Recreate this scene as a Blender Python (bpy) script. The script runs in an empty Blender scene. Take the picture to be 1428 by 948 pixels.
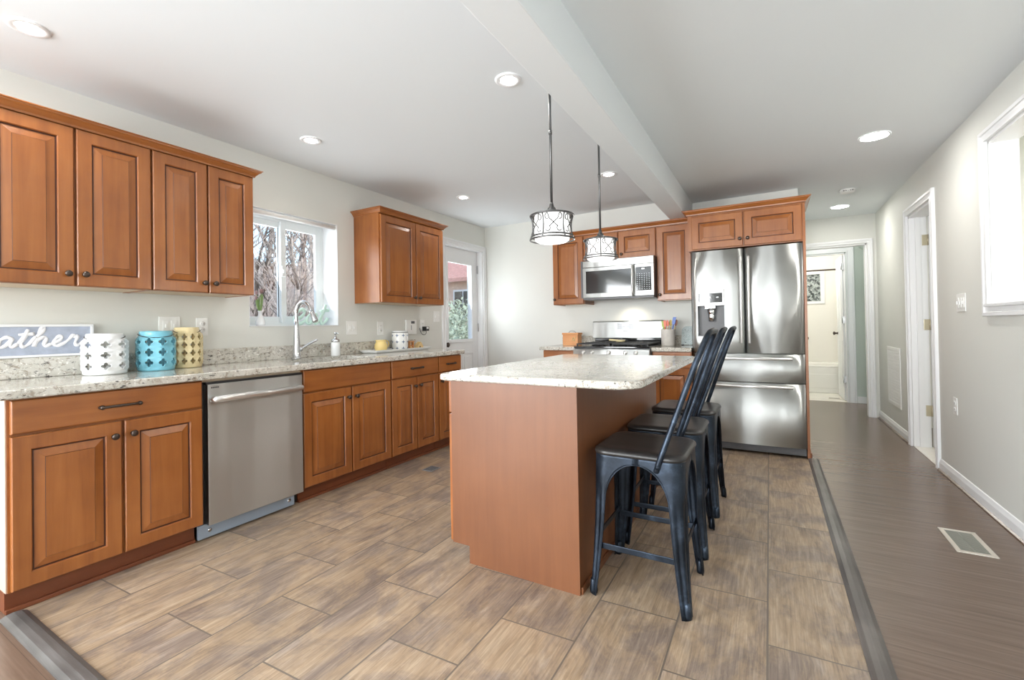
import bpy, bmesh, math, random
from mathutils import Vector, Matrix, noise
PI = math.pi
S = bpy.context.scene
COL = S.collection
random.seed(7)

# ------------------------------------------------------------------ camera, world, light, exposure
FPX, PX, PY = 634.51, -10.446, -24.302
YAW, PITCH, ROLL = 0.5272, 0.0096, -0.0169
cam_data = bpy.data.cameras.new('camera')
cam = bpy.data.objects.new('camera', cam_data)
COL.objects.link(cam)
cam_data.sensor_fit = 'HORIZONTAL'
cam_data.sensor_width = 36.0
cam_data.lens = FPX * 36.0 / 1428.0
cam_data.shift_x = -PX / 1428.0
cam_data.shift_y = PY / 1428.0
cam_data.clip_start = 0.02
_f = Vector((-math.sin(YAW), math.cos(YAW), 0)); _r = Vector((math.cos(YAW), math.sin(YAW), 0)); _u = Vector((0, 0, 1))
_f2 = _f * math.cos(PITCH) + _u * math.sin(PITCH); _u2 = _u * math.cos(PITCH) - _f * math.sin(PITCH)
_r3 = _r * math.cos(ROLL) + _u2 * math.sin(ROLL); _u3 = _u2 * math.cos(ROLL) - _r * math.sin(ROLL)
cam.matrix_world = Matrix(((_r3.x, _u3.x, -_f2.x, 3.255), (_r3.y, _u3.y, -_f2.y, -0.1539), (_r3.z, _u3.z, -_f2.z, 1.1309), (0, 0, 0, 1)))
S.camera = cam

S.view_settings.view_transform = 'Standard'
S.view_settings.look = 'None'
S.view_settings.exposure = 0.72
S.view_settings.gamma = 1.0
S.view_settings.use_curve_mapping = False
S.cycles.use_denoising = True
S.cycles.max_bounces = 10
S.cycles.diffuse_bounces = 6
S.cycles.glossy_bounces = 5
S.cycles.transmission_bounces = 6
S.cycles.transparent_max_bounces = 12
S.cycles.sample_clamp_indirect = 6.0
S.cycles.caustics_reflective = False
S.cycles.caustics_refractive = False

W = bpy.data.worlds.new('world'); S.world = W
W.use_nodes = True
_nt = W.node_tree
_sky = _nt.nodes.new('ShaderNodeTexSky')
_sky.sky_type = 'NISHITA'; _sky.sun_disc = False
_sky.sun_elevation = math.radians(38); _sky.sun_rotation = math.radians(100)
_nt.links.new(_sky.outputs[0], _nt.nodes['Background'].inputs[0])
_nt.nodes['Background'].inputs[1].default_value = 0.26

FILL_OPENINGS = [(0.75, 0.32), (1.75, 0.22), (2.75, 0.34), (3.62, 0.20)]      # centre, width of unseen tall openings added for fill and steel streaks
def light(name, kind, loc, energy, color=(1, 1, 1), aim=None, size=None, size_y=None, spread=None, spot=None):
    d = bpy.data.lights.new(name, kind); d.energy = energy; d.color = color
    o = bpy.data.objects.new(name, d); COL.objects.link(o); o.location = loc
    if aim is not None:
        o.rotation_euler = Vector(aim).to_track_quat('-Z', 'Y').to_euler()
    if kind == 'AREA':
        if size_y: d.shape = 'RECTANGLE'; d.size = size; d.size_y = size_y
        else: d.shape = 'DISK'; d.size = size
        if spread: d.spread = spread
    if kind == 'SPOT':
        d.spot_size = spot; d.spot_blend = 0.9; d.shadow_soft_size = size
    if kind == 'POINT': d.shadow_soft_size = size
    return o
light('sun', 'SUN', (8, 2, 12), 2.0, (1, 0.95, 0.86), aim=(-0.8, 0.25, -0.62))
# fill from added unseen openings behind and left of camera; daylight at sink window
for _x, _w in FILL_OPENINGS:
    light('fill_front_opening', 'AREA', (_x, -4.55, 1.35), 190 * _w, (0.95, 0.975, 1.0), aim=(0.0, 1, 0.42), size=_w, size_y=2.0)
light('fill_left_opening', 'AREA', (-0.2, -2.2, 1.25), 175, (0.95, 0.975, 1.0), aim=(1, 0.8, 0.3), size=1.9, size_y=1.9)  # unseen source, added to brighten the room from the left
light('daylight_sink_window', 'AREA', (-0.27, 2.16, 1.62), 4.5, (0.95, 0.98, 1.0), aim=(1, 0, 0.55), size=0.7, size_y=0.75)
light('daylight_back_door', 'AREA', (-0.16, 4.47, 1.46), 6, (0.95, 0.98, 1.0), aim=(1, -0.1, 0.55), size=0.45, size_y=0.9)

# ------------------------------------------------------------------ materials
def mat(name):
    m = bpy.data.materials.new(name); m.use_nodes = True
    nt = m.node_tree
    return m, nt, nt.nodes['Principled BSDF']
def node(nt, kind, **kw):
    n = nt.nodes.new(kind)
    for k, v in kw.items():
        if k.startswith('i_'):
            n.inputs[int(k[2:]) if k[2:].isdigit() else k[2:].replace('_', ' ')].default_value = v
        else: setattr(n, k, v)
    return n
def c4(c): return (c[0], c[1], c[2], 1)
def plain(name, color, rough=0.5, metal=0.0, spec=0.5, coat=0.0, vary=0.0, vscale=8):
    m, nt, b = mat(name)
    b.inputs['Base Color'].default_value = c4(color)
    b.inputs['Roughness'].default_value = rough
    b.inputs['Metallic'].default_value = metal
    b.inputs['Specular IOR Level'].default_value = spec
    b.inputs['Coat Weight'].default_value = coat
    if vary:
        tc = node(nt, 'ShaderNodeNewGeometry')
        nz = node(nt, 'ShaderNodeTexNoise'); nz.inputs['Scale'].default_value = vscale; nz.inputs['Detail'].default_value = 4
        nt.links.new(tc.outputs['Position'], nz.inputs['Vector'])
        rp = ramp(nt, nz.outputs[0], [(0.3, [x * (1 - vary) for x in color]), (0.7, [min(1, x * (1 + vary)) for x in color])])
        nt.links.new(rp.outputs[0], b.inputs['Base Color'])
    return m
def ramp(nt, src, stops, interp='LINEAR'):
    r = node(nt, 'ShaderNodeValToRGB'); r.color_ramp.interpolation = interp
    e = r.color_ramp.elements
    while len(e) < len(stops): e.new(0.5)
    for i, (p, c) in enumerate(stops):
        e[i].position = p; e[i].color = c4(c)
    nt.links.new(src, r.inputs[0])
    return r
def mapping(nt, scale=(1, 1, 1), rot=(0, 0, 0), coord='pos'):
    if coord == 'pos':
        t = node(nt, 'ShaderNodeNewGeometry').outputs['Position']
    else:
        t = node(nt, 'ShaderNodeTexCoord').outputs['Object']
    mp = node(nt, 'ShaderNodeMapping'); mp.inputs['Scale'].default_value = scale; mp.inputs['Rotation'].default_value = rot
    nt.links.new(t, mp.inputs[0])
    return mp.outputs[0]
def noise_tex(nt, vec, scale, detail=4, rough=0.5, dist=0.0):
    n = node(nt, 'ShaderNodeTexNoise'); n.inputs['Scale'].default_value = scale
    n.inputs['Detail'].default_value = detail; n.inputs['Roughness'].default_value = rough; n.inputs['Distortion'].default_value = dist
    nt.links.new(vec, n.inputs['Vector']); return n.outputs[0]
def mix(nt, fac, a, b, blend='MIX'):
    m = node(nt, 'ShaderNodeMix', data_type='RGBA', blend_type=blend)
    for s, v in ((0, fac), (6, a), (7, b)):
        if hasattr(v, 'is_linked'): nt.links.new(v, m.inputs[s])
        elif isinstance(v, (int, float)): m.inputs[s].default_value = v
        else: m.inputs[s].default_value = c4(v)
    return m.outputs[2]
def math_n(nt, op, a, b=None, c=None):
    m = node(nt, 'ShaderNodeMath', operation=op)
    for i, v in enumerate((a, b, c)):
        if v is None: continue
        if hasattr(v, 'is_linked'): nt.links.new(v, m.inputs[i])
        else: m.inputs[i].default_value = v
    return m.outputs[0]
def bump(nt, b, h, strength=0.1, dist=0.01):
    bn = node(nt, 'ShaderNodeBump'); bn.inputs['Strength'].default_value = strength; bn.inputs['Distance'].default_value = dist
    nt.links.new(h, bn.inputs['Height']); nt.links.new(bn.outputs[0], b.inputs['Normal'])

def wood(name, lo, mid, hi, axis, rough=0.3, coat=0.25):
    m, nt, b = mat(name)
    sc = [26, 26, 26]; sc['xyz'.index(axis)] = 1.6
    v = mapping(nt, sc)
    n1 = noise_tex(nt, v, 1.0, 5, 0.6, 0.4)
    v2 = mapping(nt, (3, 3, 3))
    n2 = noise_tex(nt, v2, 1.3, 3, 0.5)
    f = math_n(nt, 'MULTIPLY_ADD', n1, 0.55, math_n(nt, 'MULTIPLY', n2, 0.45))
    r = ramp(nt, f, [(0.34, lo), (0.5, mid), (0.66, hi)])
    nt.links.new(r.outputs[0], b.inputs['Base Color'])
    b.inputs['Roughness'].default_value = rough
    b.inputs['Coat Weight'].default_value = coat; b.inputs['Coat Roughness'].default_value = 0.18
    return m
WLO, WMID, WHI = (0.225, 0.070, 0.016), (0.300, 0.101, 0.024), (0.360, 0.130, 0.034)
M = {}
M['wood'] = wood('cabinet_wood', WLO, WMID, WHI, 'z')
M['wood_h'] = wood('cabinet_wood_rail', WLO, WMID, WHI, 'y')
M['wood_x'] = wood('cabinet_wood_cross', WLO, WMID, WHI, 'x')
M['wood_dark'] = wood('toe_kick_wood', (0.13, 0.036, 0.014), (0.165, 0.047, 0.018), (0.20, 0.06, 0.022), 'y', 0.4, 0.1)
M['island_wood'] = wood('island_panel_wood', (0.148, 0.053, 0.0195), (0.168, 0.062, 0.023), (0.188, 0.071, 0.027), 'z', 0.42, 0.06)
M['end_glare'] = plain('end_panel_pale_glare', (0.60, 0.47, 0.38), 0.35)  # glare on the wood end panel is put into this pale colour
M['glaze'] = plain('dark_glaze', (0.055, 0.014, 0.006), 0.4)
M['cab_inside'] = plain('cabinet_underside', (0.62, 0.50, 0.36), 0.55)
M['bronze'] = plain('oil_rubbed_bronze', (0.085, 0.065, 0.055), 0.35, 0.85)
M['wall'] = plain('wall_paint', (0.68, 0.685, 0.645), 0.55, vary=0.015, vscale=2)
M['wall_green'] = plain('pale_green_paint', (0.52, 0.58, 0.53), 0.6)
M['ceiling'] = plain('ceiling_paint', (0.75, 0.79, 0.815), 0.8)
M['trim'] = plain('white_trim_paint', (0.80, 0.81, 0.82), 0.35)
M['white'] = plain('white_plastic', (0.80, 0.80, 0.78), 0.35)
M['vinyl'] = plain('white_vinyl', (0.76, 0.79, 0.79), 0.3)
M['black'] = plain('black_plastic', (0.012, 0.012, 0.013), 0.4)
M['black_glass'] = plain('black_glass', (0.012, 0.013, 0.014), 0.06, spec=0.6)
M['iron'] = plain('cast_iron', (0.015, 0.015, 0.016), 0.5)
M['chrome'] = plain('chrome', (0.78, 0.79, 0.80), 0.12, 1.0)
M['nickel'] = plain('brushed_nickel', (0.58, 0.59, 0.60), 0.25, 1.0)
M['rod'] = plain('pendant_metal', (0.11, 0.11, 0.11), 0.35, 0.8)
M['brass'] = plain('satin_hinge_metal', (0.62, 0.56, 0.42), 0.35, 0.9)
M['dark_gray'] = plain('dark_gray_plastic', (0.09, 0.09, 0.095), 0.4)
M['gray'] = plain('dispenser_gray', (0.30, 0.31, 0.32), 0.35, 0.4)

def steel(name, color=(0.62, 0.635, 0.62), rough=0.42, axis='z', wav=0.22):
    m, nt, b = mat(name)
    b.inputs['Metallic'].default_value = 1.0
    b.inputs['Base Color'].default_value = c4(color)
    sc = [3, 3, 260]
    if axis == 'z': sc = [3, 3, 260]
    v = mapping(nt, sc)
    n1 = noise_tex(nt, v, 1.0, 3, 0.6)
    r = math_n(nt, 'MULTIPLY_ADD', n1, 0.06, rough - 0.03)
    nt.links.new(r, b.inputs['Roughness'])
    v2 = mapping(nt, (5.5, 5.5, 0.35))
    n2 = noise_tex(nt, v2, 1.4, 1, 0.4)
    bw = node(nt, 'ShaderNodeBump'); bw.inputs['Strength'].default_value = wav; bw.inputs['Distance'].default_value = 0.02
    nt.links.new(n2, bw.inputs['Height'])
    nt.links.new(bw.outputs[0], b.inputs['Normal'])
    b.inputs['Anisotropic'].default_value = 1.0
    b.inputs['Anisotropic Rotation'].default_value = 0.25
    tg = node(nt, 'ShaderNodeTangent', direction_type='RADIAL', axis='Z'); nt.links.new(tg.outputs[0], b.inputs['Tangent'])
    return m
M['steel'] = steel('stainless_steel')
M['steel_smooth'] = steel('stainless_steel_handles', (0.74, 0.735, 0.72), 0.3, wav=0.0)
M['kick_reflection'] = plain('kick_metal_blue_reflection', (0.34, 0.42, 0.52), 0.45, 0.4)  # blue of a reflection painted into the kick plate colour

def granite(name):
    m, nt, b = mat(name)
    v = mapping(nt, (1, 1, 1))
    vf = mapping(nt, (1.0, 0.35, 1.0), (0.5, 0.6, 0.5))
    big = noise_tex(nt, v, 3.2, 4, 0.6, 1.2)
    base = ramp(nt, big, [(0.25, (0.36, 0.38, 0.35)), (0.45, (0.55, 0.53, 0.47)), (0.6, (0.64, 0.62, 0.57)), (0.8, (0.43, 0.345, 0.27))]).outputs[0]
    med = noise_tex(nt, v, 38, 6, 0.72, 0.6)
    mask = ramp(nt, med, [(0.52, (0, 0, 0)), (0.62, (1, 1, 1))]).outputs[0]
    col = mix(nt, mask, base, (0.33, 0.285, 0.23))
    fine = noise_tex(nt, vf, 80, 5, 0.7)
    mask2 = ramp(nt, fine, [(0.575, (0, 0, 0)), (0.64, (1, 1, 1))]).outputs[0]
    col = mix(nt, mask2, col, (0.07, 0.065, 0.062))
    mask3 = ramp(nt, noise_tex(nt, v, 55, 3, 0.6, 0.3), [(0.60, (0, 0, 0)), (0.70, (1, 1, 1))]).outputs[0]
    col = mix(nt, mask3, col, (0.86, 0.84, 0.79))
    nt.links.new(col, b.inputs['Base Color'])
    b.inputs['Roughness'].default_value = 0.10
    b.inputs['Specular IOR Level'].default_value = 0.55
    return m
M['granite'] = granite('speckled_granite')

def tile_floor():
    m, nt, b = mat('stone_tile_floor')
    pos = node(nt, 'ShaderNodeNewGeometry').outputs['Position']
    sx = node(nt, 'ShaderNodeSeparateXYZ'); nt.links.new(pos, sx.inputs[0])
    x, y = sx.outputs[0], sx.outputs[1]
    ux = math_n(nt, 'DIVIDE', math_n(nt, 'SUBTRACT', x, 0.242), 0.2985)
    ci = math_n(nt, 'FLOOR', ux); fx = math_n(nt, 'FRACT', ux)
    par = math_n(nt, 'FRACT', math_n(nt, 'MULTIPLY', ci, 0.5))          # 0 or .5
    y2 = math_n(nt, 'SUBTRACT', y, math_n(nt, 'MULTIPLY_ADD', x, 0.045, 0.0))
    uy = math_n(nt, 'ADD', math_n(nt, 'DIVIDE', math_n(nt, 'SUBTRACT', y2, 0.98), 0.566), par)
    ri = math_n(nt, 'FLOOR', uy); fy = math_n(nt, 'FRACT', uy)
    ex = math_n(nt, 'MULTIPLY', math_n(nt, 'MINIMUM', fx, math_n(nt, 'SUBTRACT', 1.0, fx)), 0.2985)
    ey = math_n(nt, 'MULTIPLY', math_n(nt, 'MINIMUM', fy, math_n(nt, 'SUBTRACT', 1.0, fy)), 0.566)
    e = math_n(nt, 'MINIMUM', ex, ey)
    grout = math_n(nt, 'LESS_THAN', e, 0.0031)
    cv = node(nt, 'ShaderNodeCombineXYZ'); nt.links.new(ci, cv.inputs[0]); nt.links.new(ri, cv.inputs[1])
    wn = node(nt, 'ShaderNodeTexWhiteNoise'); nt.links.new(cv.outputs[0], wn.inputs['Vector'])
    off = node(nt, 'ShaderNodeVectorMath', operation='MULTIPLY_ADD')
    nt.links.new(wn.outputs['Color'], off.inputs[0]); off.inputs[1].default_value = (7, 7, 7); nt.links.new(pos, off.inputs[2])
    mp = node(nt, 'ShaderNodeMapping'); mp.inputs['Scale'].default_value = (26, 3.6, 1); nt.links.new(off.outputs[0], mp.inputs[0])
    streak = noise_tex(nt, mp.outputs[0], 1.0, 8, 0.72, 0.9)
    mp2 = node(nt, 'ShaderNodeMapping'); mp2.inputs['Scale'].default_value = (5.0, 3.4, 1); nt.links.new(off.outputs[0], mp2.inputs[0])
    cloud = noise_tex(nt, mp2.outputs[0], 1.0, 7, 0.68, 0.8)
    mp3 = node(nt, 'ShaderNodeMapping'); mp3.inputs['Scale'].default_value = (170, 6, 1); nt.links.new(off.outputs[0], mp3.inputs[0])
    fine = noise_tex(nt, mp3.outputs[0], 1.0, 3, 0.6)
    tan = ramp(nt, streak, [(0.28, (0.235, 0.165, 0.108)), (0.47, (0.375, 0.270, 0.178)), (0.68, (0.475, 0.365, 0.258))]).outputs[0]
    gry = ramp(nt, streak, [(0.3, (0.160, 0.120, 0.097)), (0.55, (0.275, 0.212, 0.170)), (0.72, (0.41, 0.335, 0.275))]).outputs[0]
    cm = ramp(nt, cloud, [(0.44, (0, 0, 0)), (0.60, (1, 1, 1))]).outputs[0]
    col = mix(nt, cm, tan, gry)
    fm = ramp(nt, fine, [(0.35, (0.74, 0.74, 0.74)), (0.65, (1.15, 1.15, 1.15))]).outputs[0]
    col = mix(nt, 0.7, col, fm, 'MULTIPLY')
    tv = math_n(nt, 'MULTIPLY_ADD', wn.outputs['Value'], 0.16, 0.92)
    tcv = node(nt, 'ShaderNodeCombineXYZ')
    for i in range(3): nt.links.new(tv, tcv.inputs[i])
    col = mix(nt, 1.0, col, tcv.outputs[0], 'MULTIPLY')
    col = mix(nt, grout, col, (0.155, 0.125, 0.10))
    nt.links.new(col, b.inputs['Base Color'])
    b.inputs['Roughness'].default_value = 0.42
    h = math_n(nt, 'SUBTRACT', math_n(nt, 'MULTIPLY', fine, 0.15), grout)
    bump(nt, b, h, 0.25, 0.002)
    return m
M['tile'] = tile_floor()

def plank_floor():
    m, nt, b = mat('dark_plank_floor')
    pos = node(nt, 'ShaderNodeNewGeometry').outputs['Position']
    sx = node(nt, 'ShaderNodeSeparateXYZ'); nt.links.new(pos, sx.inputs[0])
    uy = math_n(nt, 'DIVIDE', sx.outputs[1], 0.19)
    ri = math_n(nt, 'FLOOR', uy); fy = math_n(nt, 'FRACT', uy)
    wn = node(nt, 'ShaderNodeTexWhiteNoise', noise_dimensions='1D'); nt.links.new(ri, wn.inputs['W'])
    seam = math_n(nt, 'LESS_THAN', math_n(nt, 'MINIMUM', fy, math_n(nt, 'SUBTRACT', 1.0, fy)), 0.006)
    off = node(nt, 'ShaderNodeVectorMath', operation='MULTIPLY_ADD')
    nt.links.new(wn.outputs['Color'], off.inputs[0]); off.inputs[1].default_value = (5, 5, 5); nt.links.new(pos, off.inputs[2])
    mp = node(nt, 'ShaderNodeMapping'); mp.inputs['Scale'].default_value = (3, 60, 1); nt.links.new(off.outputs[0], mp.inputs[0])
    g = noise_tex(nt, mp.outputs[0], 1.0, 5, 0.6, 0.3)
    col = ramp(nt, g, [(0.3, (0.128, 0.086, 0.062)), (0.5, (0.152, 0.103, 0.075)), (0.7, (0.178, 0.123, 0.091))]).outputs[0]
    col = mix(nt, math_n(nt, 'MULTIPLY', seam, 0.45), col, (0.05, 0.04, 0.036))
    nt.links.new(col, b.inputs['Base Color'])
    b.inputs['Roughness'].default_value = 0.24
    bump(nt, b, g, 0.04, 0.002)
    return m
M['plank'] = plank_floor()
M['strip'] = wood('transition_strip_wood', (0.055, 0.046, 0.040), (0.10, 0.086, 0.077), (0.17, 0.15, 0.135), 'y', 0.35, 0.1)
M['strip_x'] = wood('transition_strip_wood_cross', (0.055, 0.052, 0.05), (0.105, 0.10, 0.096), (0.18, 0.175, 0.17), 'x', 0.35, 0.1)

def worn_black():
    m, nt, b = mat('worn_black_metal')
    v = mapping(nt, (1, 1, 1), coord='obj')
    n1 = noise_tex(nt, v, 7, 6, 0.65, 0.4)
    n2 = noise_tex(nt, v, 60, 4, 0.7)
    c = ramp(nt, n1, [(0.35, (0.010, 0.014, 0.020)), (0.55, (0.024, 0.034, 0.050)), (0.75, (0.075, 0.105, 0.150))]).outputs[0]
    mk = ramp(nt, n2, [(0.66, (0, 0, 0)), (0.76, (1, 1, 1))]).outputs[0]
    c = mix(nt, mk, c, (0.07, 0.085, 0.11))
    nt.links.new(c, b.inputs['Base Color'])
    b.inputs['Metallic'].default_value = 0.7
    r = math_n(nt, 'MULTIPLY_ADD', n1, 0.25, 0.24)
    nt.links.new(r, b.inputs['Roughness'])
    return m
M['stool'] = worn_black()
M['seat'] = wood('worn_seat_top', (0.009, 0.0085, 0.009), (0.017, 0.0155, 0.015), (0.035, 0.030, 0.027), 'x', 0.34, 0.0)

def emit(name, color, strength):
    m, nt, b = mat(name)
    b.inputs['Base Color'].default_value = (0.8, 0.8, 0.8, 1)
    b.inputs['Emission Color'].default_value = c4(color); b.inputs['Emission Strength'].default_value = strength
    return m
M['lamp'] = emit('lit_downlight_lens', (1.0, 0.97, 0.92), 60)
M['shade'] = emit('lit_opal_glass', (1.0, 0.985, 0.96), 0.75)
M['display'] = emit('lit_clock_digits', (0.85, 0.95, 1.0), 1.2)

def glass(name, tint=(0.97, 0.99, 1.0), refl=0.06, frost=0.0):
    m = bpy.data.materials.new(name); m.use_nodes = True
    nt = m.node_tree; nt.nodes.clear()
    out = node(nt, 'ShaderNodeOutputMaterial')
    t = node(nt, 'ShaderNodeBsdfTransparent'); t.inputs[0].default_value = c4(tint)
    g = node(nt, 'ShaderNodeBsdfGlossy'); g.inputs['Roughness'].default_value = 0.02
    mx = node(nt, 'ShaderNodeMixShader'); mx.inputs[0].default_value = refl
    nt.links.new(t.outputs[0], mx.inputs[1]); nt.links.new(g.outputs[0], mx.inputs[2]); nt.links.new(mx.outputs[0], out.inputs[0])
    return m
M['glass'] = glass('window_glass')
M['glass_obj'] = glass('clear_glass', (0.90, 0.95, 0.96), 0.14)
M['ceramic_white'] = plain('white_ceramic', (0.80, 0.81, 0.81), 0.16)
M['ceramic_blue'] = plain('turquoise_ceramic', (0.20, 0.52, 0.64), 0.15, vary=0.12, vscale=20)
M['ceramic_cream'] = plain('cream_ceramic', (0.74, 0.62, 0.36), 0.2, vary=0.08, vscale=20)
M['pitcher'] = plain('yellow_ceramic', (0.72, 0.55, 0.22), 0.2)
M['wire'] = plain('dark_wire', (0.04, 0.035, 0.03), 0.4, 0.7)
M['board'] = plain('chalk_gray_board', (0.38, 0.42, 0.51), 0.7, vary=0.12, vscale=25)
M['chalk'] = plain('chalk_white_lettering', (0.80, 0.80, 0.82), 0.7)
M['mint'] = plain('mint_letters', (0.55, 0.74, 0.66), 0.45)
M['box_wood'] = wood('recipe_box_wood', (0.48, 0.19, 0.06), (0.60, 0.27, 0.10), (0.68, 0.34, 0.14), 'x', 0.45, 0.0)
M['cheese'] = plain('pale_wood', (0.66, 0.47, 0.22), 0.55)
M['crock'] = plain('off_white_stoneware', (0.66, 0.62, 0.57), 0.35, vary=0.06, vscale=40)
M['green'] = plain('green_silicone', (0.40, 0.52, 0.10), 0.45)
M['orange'] = plain('coral_silicone', (0.72, 0.17, 0.10), 0.45)
M['blue'] = plain('blue_silicone', (0.10, 0.18, 0.52), 0.45)
M['yellow'] = plain('mustard_silicone', (0.55, 0.38, 0.08), 0.45)
M['leaf'] = plain('leaf_green', (0.22, 0.33, 0.12), 0.5)
M['bloom'] = plain('dried_bloom', (0.28, 0.18, 0.18), 0.6)
M['marble'] = plain('white_marble', (0.80, 0.77, 0.70), 0.2, vary=0.05, vscale=6)
M['tub'] = plain('white_enamel', (0.84, 0.83, 0.79), 0.15)
M['bath_wall'] = plain('bath_surround', (0.80, 0.78, 0.73), 0.3)
M['art'] = plain('canvas_print', (0.66, 0.62, 0.56), 0.6, vary=0.3, vscale=9)
M['art_red'] = plain('canvas_print_base', (0.30, 0.13, 0.09), 0.6, vary=0.3, vscale=30)
M['grille_dark'] = plain('grille_gap', (0.10, 0.10, 0.10), 0.8)
M['slat'] = plain('register_slats', (0.27, 0.265, 0.225), 0.5)
M['register'] = plain('register_metal', (0.62, 0.57, 0.50), 0.4, 0.2)
M['bark'] = plain('winter_bark', (0.12, 0.09, 0.075), 0.9, vary=0.4, vscale=12)
M['bark_pale'] = plain('pale_winter_bark', (0.40, 0.34, 0.30), 0.9, vary=0.35, vscale=14)
M['twig'] = plain('dry_twigs', (0.46, 0.38, 0.34), 0.9, vary=0.4, vscale=3)
M['leaflitter'] = plain('leaf_litter', (0.36, 0.29, 0.23), 0.95, vary=0.5, vscale=6)
M['bush'] = plain('shrub_leaves', (0.30, 0.36, 0.26), 0.7, vary=0.6, vscale=30)
M['roof_pink'] = plain('reddish_roof', (0.50, 0.26, 0.22), 0.8, vary=0.15, vscale=10)
M['siding'] = plain('tan_siding', (0.66, 0.48, 0.38), 0.8, vary=0.08)
M['fence'] = plain('red_brown_fence', (0.36, 0.20, 0.14), 0.8, vary=0.2)

# ------------------------------------------------------------------ mesh helpers
def V(*a): return Vector(a)
class MB:
    def __init__(s): s.bm = bmesh.new(); s.mi = 0; s.smooth = False
    def face(s, vs):
        try:
            f = s.bm.faces.new(vs); f.material_index = s.mi; f.smooth = s.smooth; return f
        except ValueError: return None
    def box(s, a, b, bev=0.0, seg=2):
        x0, y0, z0 = (min(a[i], b[i]) for i in range(3)); x1, y1, z1 = (max(a[i], b[i]) for i in range(3))
        v = [s.bm.verts.new(p) for p in ((x0, y0, z0), (x1, y0, z0), (x1, y1, z0), (x0, y1, z0), (x0, y0, z1), (x1, y0, z1), (x1, y1, z1), (x0, y1, z1))]
        fs = [s.face([v[i] for i in q]) for q in ((0, 3, 2, 1), (4, 5, 6, 7), (0, 1, 5, 4), (1, 2, 6, 5), (2, 3, 7, 6), (3, 0, 4, 7))]
        if bev > 0:
            bev = min(bev, 0.49 * min(x1 - x0, y1 - y0, z1 - z0))
            es = list({e for f in fs for e in f.edges})
            bmesh.ops.bevel(s.bm, geom=es, offset=bev, segments=seg, affect='EDGES', profile=0.6, material=s.mi)
        return s
    def loft(s, rings, closed=True, cap0=True, cap1=True, loop=False):
        R = [[s.bm.verts.new(p) for p in r] for r in rings]
        n = len(R[0])
        pairs = list(zip(R, R[1:])) + ([(R[-1], R[0])] if loop else [])
        for A, B in pairs:
            for i in range(n if closed else n - 1):
                j = (i + 1) % n
                s.face([A[i], A[j], B[j], B[i]])
        if closed and not loop:
            if cap0: s.face(list(reversed(R[0])))
            if cap1: s.face(R[-1])
        return s
    def lathe(s, prof, c=(0, 0, 0), n=32, ax=(0, 0, 1), cap=True):
        az = Vector(ax).normalized(); t = Vector((1, 0, 0)) if abs(az.x) < 0.9 else Vector((0, 1, 0))
        u = az.cross(t).normalized(); w = az.cross(u); c = Vector(c)
        rings = [[c + az * z + (u * math.cos(2 * PI * k / n) + w * math.sin(2 * PI * k / n)) * max(r, 1e-5) for k in range(n)] for r, z in prof]
        o = s.smooth; s.smooth = True; s.loft(rings, True, cap, cap); s.smooth = o
        return s
    def cyl(s, p0, p1, r, r1=None, n=16):
        p0 = Vector(p0); p1 = Vector(p1); d = p1 - p0
        return s.lathe([(r, 0), (r if r1 is None else r1, d.length)], p0, n, d)
    def tube(s, pts, r, n=10, loop=False, flat=None, up=None):
        pts = [Vector(p) for p in pts]; m = len(pts)
        rr = r if isinstance(r, (list, tuple)) else [r] * m
        T = []
        for i in range(m):
            a = pts[(i - 1) % m] if (loop or i > 0) else pts[i]; b = pts[(i + 1) % m] if (loop or i < m - 1) else pts[i]
            T.append((b - a).normalized())
        ref = Vector(up) if up else (Vector((0, 0, 1)) if abs(T[0].z) < 0.9 else Vector((1, 0, 0)))
        N = (ref - T[0] * ref.dot(T[0])).normalized()
        rings = []
        for i in range(m):
            N = (N - T[i] * N.dot(T[i]))
            N = N.normalized() if N.length > 1e-6 else T[i].orthogonal().normalized()
            B = T[i].cross(N)
            fl = flat or 1.0
            rings.append([pts[i] + (N * math.cos(2 * PI * k / n) * fl + B * math.sin(2 * PI * k / n)) * rr[i] for k in range(n)])
        o = s.smooth; s.smooth = True; s.loft(rings, True, True, True, loop); s.smooth = o
        return s
    def prism(s, poly, o, U, Vv, D):
        o = Vector(o); U = Vector(U); Vv = Vector(Vv); D = Vector(D)
        a = [o + U * p[0] + Vv * p[1] for p in poly]
        return s.loft([a, [p + D for p in a]])
    def sphere(s, c, r, sc=(1, 1, 1), n=16, m=10):
        c = Vector(c)
        rings = []
        for i in range(m + 1):
            t = PI * i / m; rad = max(math.sin(t), 1e-4)
            rings.append([c + Vector((rad * math.cos(2 * PI * k / n) * sc[0], rad * math.sin(2 * PI * k / n) * sc[1], -math.cos(t) * sc[2])) * r for k in range(n)])
        o = s.smooth; s.smooth = True; s.loft(rings); s.smooth = o
        return s

def base_of(o):
    v = Vector((0, 0, 0))
    while o is not None: v += Vector(o.location); o = o.parent
    return v
def obj(name, mb, m, parent=None, world=True):
    me = bpy.data.meshes.new(name)
    bmesh.ops.remove_doubles(mb.bm, verts=mb.bm.verts, dist=1e-6)
    bmesh.ops.recalc_face_normals(mb.bm, faces=mb.bm.faces)
    if parent is not None and world:
        bmesh.ops.translate(mb.bm, vec=-base_of(parent), verts=mb.bm.verts)
    mb.bm.to_mesh(me); mb.bm.free()
    for x in (m if isinstance(m, (list, tuple)) else [m]): me.materials.append(M[x] if isinstance(x, str) else x)
    o = bpy.data.objects.new(name, me); COL.objects.link(o)
    if parent is not None: o.parent = parent
    return o
def thing(name, label, cat, loc=(0, 0, 0), group=None, rotz=0):
    o = bpy.data.objects.new(name, None); COL.objects.link(o); o.empty_display_size = 0.1
    o.location = loc; o.rotation_euler = (0, 0, rotz)
    return tag(o, label, cat, group)
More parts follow.
